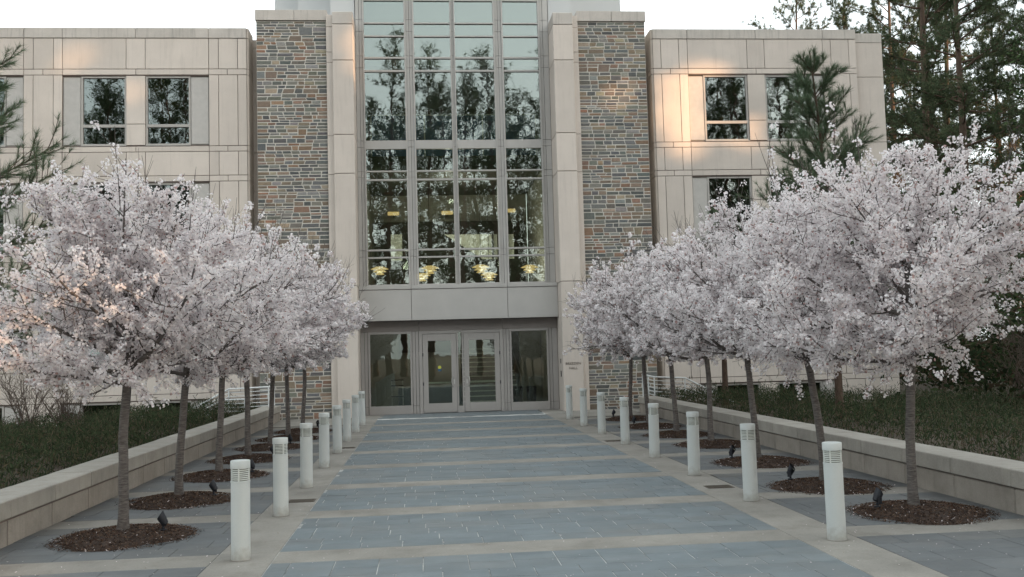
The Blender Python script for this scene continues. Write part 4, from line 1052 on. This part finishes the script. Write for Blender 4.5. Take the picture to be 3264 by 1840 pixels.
for i, (x, y, s, lab) in enumerate([(18.2, 33.0, .8, 'dark evergreen at the corner of the building'), (13.4, 19.5, .95, 'dark green tree at the right edge above the cherries'), (21.5, 37, 1.0, 'dark evergreen behind the building corner'), (25, 40, .9, 'dark evergreen low among the pines'), (17.2, 26, .6, 'dark evergreen behind the right planting bed'), (23.4, 42, 1.15, 'dark evergreen against the building end, half hidden'), (29, 46, 1.1, 'dark evergreen in the middle of the right-hand wood'), (33, 50, 1.2, 'dark evergreen toward the right edge of the wood')]):
    put_tree('evergreen_tree', lt2, (x, y, -.3), i*1.3, lab, 'tree', 'dark evergreens right of the building', s)

# ------------------------------------------------------------------ planting beds
def bed_height(x, y, side):
    d = (WL-.47-x) if side < 0 else (x-WR-.47)
    base = .30-.045*np.clip(d, 0, 8)+.03*np.sin(x*1.3+y*.7)+.03*np.sin(y*1.9)
    return np.maximum(base, -.1)
for side in (-1, 1):
    xs = np.linspace(WL-.44, -20, 24) if side < 0 else np.linspace(WR+.44, 26, 30); ys = np.linspace(4, 29.55, 40)
    if side > 0: ys = np.concatenate([ys, np.linspace(31, 50, 10)])
    X, Y = np.meshgrid(xs, ys, indexing='ij'); Z = bed_height(X, Y, side)
    if side > 0: Z = np.where((Y > 29.0) & (X < 15.2), -.25, Z)
    V = np.stack([X, Y, Z], -1).reshape(-1, 3); nx, ny = X.shape; i = np.arange(nx-1)[:, None]*ny; j = np.arange(ny-1)[None]
    Fq = np.stack([i+j, i+ny+j, i+ny+j+1, i+j+1], -1).reshape(-1, 4)
    o = link(bpy.data.objects.new('planting_bed', np_mesh('planting_bed', V, Fq, M['soil'], smooth=True))); tag(o, kind='structure')
    r = np.random.default_rng(50+side); n = 72000
    if side < 0: x = WL-.50-9.5*r.random(n)**1.3
    else: x = WR+.50+12.5*r.random(n)**1.2
    y = 7.5+21.3*r.random(n)**.9
    clump = .5+.5*np.sin(x*2.1+1.3*np.sin(y*1.7))*np.sin(y*2.6+x)
    h = (.16+.30*clump+.12*r.random(n))*np.clip((np.abs(x-(WL if side < 0 else WR))-.40)/.5, .3, 1)
    hh = h*np.sqrt(r.random(n)); wisp = r.random(n) < .025; hh = np.where(wisp, hh+r.uniform(.05, .32, n), hh)
    P = np.stack([x, y, bed_height(x, y, side)+hh], -1)
    th = r.uniform(0, 6.28, n); el = r.uniform(.1, 1.45, n); L = r.uniform(.03, .07, n)*np.where(wisp, 1.5, 1)
    u = np.stack([np.cos(th)*np.cos(el), np.sin(th)*np.cos(el), np.sin(el)], -1)*L[:, None]; w = np.cross(u, r.normal(0, 1, (n, 3))); w /= np.linalg.norm(w, axis=1, keepdims=True); w *= (.0048+.06*L)[:, None]
    V = np.stack([P-u, P+w, P+u, P-w], 1).reshape(-1, 3)
    pal = np.array([(.045, .062, .034), (.058, .080, .042), (.034, .048, .028), (.095, .10, .058), (.11, .09, .062)]); C = pal[r.choice(5, n, p=[.31, .24, .21, .12, .12])]*r.uniform(.7, 1.3, (n, 1))
    # thin stems
    m_ = 5000; k = r.integers(0, n, m_); s0 = P[k].copy(); s0[:, 2] = bed_height(s0[:, 0], s0[:, 1], side)-.02; s1 = P[k]+r.normal(0, .05, (m_, 3))+[0, 0, .05]; w2 = r.normal(0, 1, (m_, 3)); w2[:, 2] = 0; w2 *= .003/np.linalg.norm(w2, axis=1, keepdims=True)
    SV = np.stack([s0-w2, s0+w2, s1+w2*.5, s1-w2*.5], 1).reshape(-1, 3); SC = np.tile([[.10, .075, .05]], (m_*4, 1))
    V = np.concatenate([V, SV]); C = np.concatenate([np.repeat(C, 4, 0), SC])
    o = link(bpy.data.objects.new('ground_cover', np_mesh('ground_cover', V, np.arange(len(V)).reshape(-1, 4), M['leaf'], C)))
    tag(o, 'dark green twiggy ground cover filling the %s planting bed' % ('left' if side < 0 else 'right'), 'ground cover', kind='stuff')

def bare_shrub(seed, H=1.6, stems=14, R=.8):
    r = np.random.default_rng(seed); B = []
    for i in range(stems):
        a = r.uniform(0, 6.28); el = math.radians(r.uniform(50, 85)); c = curve(r, np.array([r.normal(0, .08), r.normal(0, .08), -.05]), np.array([math.cos(a)*math.cos(el), math.sin(a)*math.cos(el), math.sin(el)]), H*r.uniform(.7, 1.1), 8, .0, .09); B.append((c, np.linspace(.014, .004, 9), 1))
        for j in range(9):
            q = c[r.integers(2, 9)]; c2 = curve(r, q, perp(r, np.array([0, 0, 1.]), r.uniform(.4, 1.1)), H*.4*r.uniform(.5, 1.1), 5, .2, .13); B.append((c2, np.linspace(.006, .002, 6), 2))
            for k in range(3): c3 = curve(r, c2[r.integers(1, 5)], perp(r, np.array([0, 0, 1.]), r.uniform(.4, 1.2)), H*.16, 3, .2, .1); B.append((c3, np.linspace(.003, .0015, 4), 3))
    V, F = tubes(B, (5, 5, 4, 3)); return np_mesh('shrub_stems', V, F, M['twig'], smooth=True)
for i, (x, y, z, s, H, lab) in enumerate([(-9.35, 24, .0, 61, 1.9, 'bare twiggy shrub against the left wing, left one'), (-8.55, 24.2, .0, 62, 1.8, 'bare twiggy shrub against the left wing, right one'), (-9.9, 20, .0, 63, 1.6, 'bare tangled shrub at the left edge'),
        (14.6, 22, .0, 64, 2.1, 'bare shrub in the right bed near the building corner'), (12.2, 17.5, .0, 65, 1.9, 'bare tangled shrub right of the nearest cherry'), (16.4, 25.5, .0, 66, 2.4, 'bare shrub at the edge of the right-hand wood')]):
    t = empty('bare_shrub', (x, y, z)); link(bpy.data.objects.new('stems', bare_shrub(s, H)), t)
    q = MB(); q.lathe([(.06, -.08), (.05, .0), (.02, .05)], 8); q.build('root_collar', M['twig'], t); tag(t, lab, 'shrub', 'bare shrubs in the planting beds')

r = np.random.default_rng(91); n = 45000
cx = r.uniform(14.5, 42, 260); cy = np.where(cx < 16.5, r.uniform(19, 28, 260), r.uniform(24, 66, 260)); cr = r.uniform(.7, 1.9, 260); ch_ = r.uniform(1.2, 4.6, 260)
k = r.integers(0, 260, n); v = r.normal(0, 1, (n, 3)); v /= np.linalg.norm(v, axis=1, keepdims=True); v *= r.random((n, 1))**.4
P = np.stack([cx[k]+v[:, 0]*cr[k], cy[k]+v[:, 1]*cr[k], -.2+ch_[k]*(.5+.5*v[:, 2])], -1)
u = r.normal(0, 1, (n, 3)); u /= np.linalg.norm(u, axis=1, keepdims=True); w = np.cross(u, r.normal(0, 1, (n, 3))); w /= np.linalg.norm(w, axis=1, keepdims=True); L = r.uniform(.05, .14, n)[:, None]
V = np.stack([P-u*L, P+w*L*.45, P+u*L, P-w*L*.45], 1).reshape(-1, 3); C = np.array([(.022, .036, .018), (.035, .05, .022), (.06, .045, .03), (.018, .026, .014)])[r.integers(0, 4, n)]*r.uniform(.7, 1.3, (n, 1))
o = link(bpy.data.objects.new('undergrowth', np_mesh('undergrowth', V, np.arange(n*4).reshape(-1, 4), M['leaf'], np.repeat(C, 4, 0))))
tag(o, 'dark tangled undergrowth below the right-hand pines', 'undergrowth', kind='stuff')

# ------------------------------------------------------------------ the wood behind the viewer (mirrored in the glass; gaps carved so low sun reaches chosen wall patches)
PATCH = [(8.6, 9.3, .42, .75), (9.3, 10.45, .35, -.15), (10.7, 8.62, -.05, .0), (-1.95, 11.1, .0, .5), (-8.5, 9.9, -.22, .0), (-9.8, 11.1, -.1, -.25), (6.2, 9.7, -.25, -.22)]
sv = np.array(SUN_DIR)
def in_patch(P, grow=.6):
    t = (YS-P[:, 1])/(-sv[1]); X = P[:, 0]-sv[0]*t; Z = P[:, 2]-sv[2]*t
    m_ = np.zeros(len(P), bool)
    for cx, cz, rx, rz in PATCH: m_ |= ((X-cx)/(rx+grow))**2+((Z-cz)/(rz+grow))**2 < 1
    return m_
def trunk_blocks(x, y):                            # would this trunk stand in one of the sunlit gaps
    X = x-sv[0]*(YS-y)/(-sv[1]); return any(abs(X-c[0]) < c[2]+.75 for c in PATCH)
r = np.random.default_rng(77); TVs = []; TFs = []; off = 0; CV = []; CC = []
spots = []
for i in range(44):
    for _ in range(30):
        p = (r.uniform(-22, 36), r.uniform(-44, -17)) if i > 12 else (r.uniform(-7, 13), r.uniform(-44, -20))
        if not trunk_blocks(*p) and all(math.hypot(p[0]-a, p[1]-b) > 3.4 for a, b in spots): spots.append(p); break
for i in range(14): spots.append((r.uniform(-46, -16), r.uniform(-44, -20)))
for i, (x, y) in enumerate(spots):
    _, (V, C), (TV, TF) = TP[i % 3]; a = r.uniform(0, 6.28); s = r.uniform(.95, 1.22); Rz = np.array([[math.cos(a), -math.sin(a), 0], [math.sin(a), math.cos(a), 0], [0, 0, 1]])
    T2 = TV@Rz.T*s+[x, y, 0]; TVs.append(T2); TFs.append(TF+off); off += len(TV)
    V3 = V.reshape(-1, 3, 3)[i % 6::6]; C3 = C.reshape(-1, 3, 3)[i % 6::6]; ctr_ = V3.mean(1, keepdims=True); V3 = ctr_+(V3-ctr_)*1.9
    V2 = V3.reshape(-1, 3)@Rz.T*s+[x, y, 0]; kk = ~np.repeat(in_patch(V2.reshape(-1, 3, 3).mean(1), 1.0), 3); CV.append(V2[kk]); CC.append(C3.reshape(-1, 3)[kk])
# unseen evergreen belt added to block the low sun, gaps carved out
side = np.array([math.cos(SUN_AZ), math.sin(SUN_AZ), 0.]); fw = np.array([math.sin(SUN_AZ), -math.cos(SUN_AZ), 0.])
base0 = np.array([1.0, 20.0, 0])+fw*58
r = np.random.default_rng(78)
for i in range(56):
    p = base0+side*r.uniform(-13, 36)+fw*r.uniform(0, 18)
    while trunk_blocks(p[0], p[1]): p = p+side*.3
    H = r.uniform(29, 35); n = 1700
    z = 1.0+(H-1.0)*r.random(n); R = (3.6*(1-(z/H)**3)**.6+.5)*np.sqrt(r.random(n)); a = r.uniform(0, 6.28, n)
    Q = np.stack([p[0]+R*np.cos(a), p[1]+R*np.sin(a), z], -1); Q = Q[~in_patch(Q, .95)]; n = len(Q)
    u = r.normal(0, 1, (n, 3)); u /= np.linalg.norm(u, axis=1, keepdims=True); w = np.cross(u, r.normal(0, 1, (n, 3))); w /= np.linalg.norm(w, axis=1, keepdims=True); s = .55
    CV.append(np.stack([Q-u*s-w*s*.6, Q+u*s-w*s*.6, Q+w*s], 1).reshape(-1, 3)); CC.append(np.repeat(np.array(GP)[r.integers(0, 4, n)]*r.uniform(.7, 1.2, (n, 1)), 3, 0))
    tk = np.array([[p[0], p[1], -.4], [p[0], p[1], H*.5], [p[0], p[1], H]]); V, F = tubes([(tk, np.array([.25, .18, .03]), 0)], (7,)); TVs.append(V); TFs.append(F+off); off += len(V)
wood = empty('wood', (0, -30, 0)); wood['kind'] = 'stuff'
CVa = np.concatenate(CV); off3 = np.array([0, 30, 0])
link(bpy.data.objects.new('trunks', np_mesh('wood_sunblock_trunks', np.concatenate(TVs)+off3, np.concatenate(TFs), M['pine_bark'])), wood)['kind'] = 'stuff'
link(bpy.data.objects.new('foliage', np_mesh('wood_sunblock_foliage', CVa+off3, np.arange(len(CVa)).reshape(-1, 3), M['needle'], np.concatenate(CC))), wood)['kind'] = 'stuff'
tag(wood, 'dark pine wood mirrored in the entrance glass, plus an unseen belt added to block the sun', 'wood')
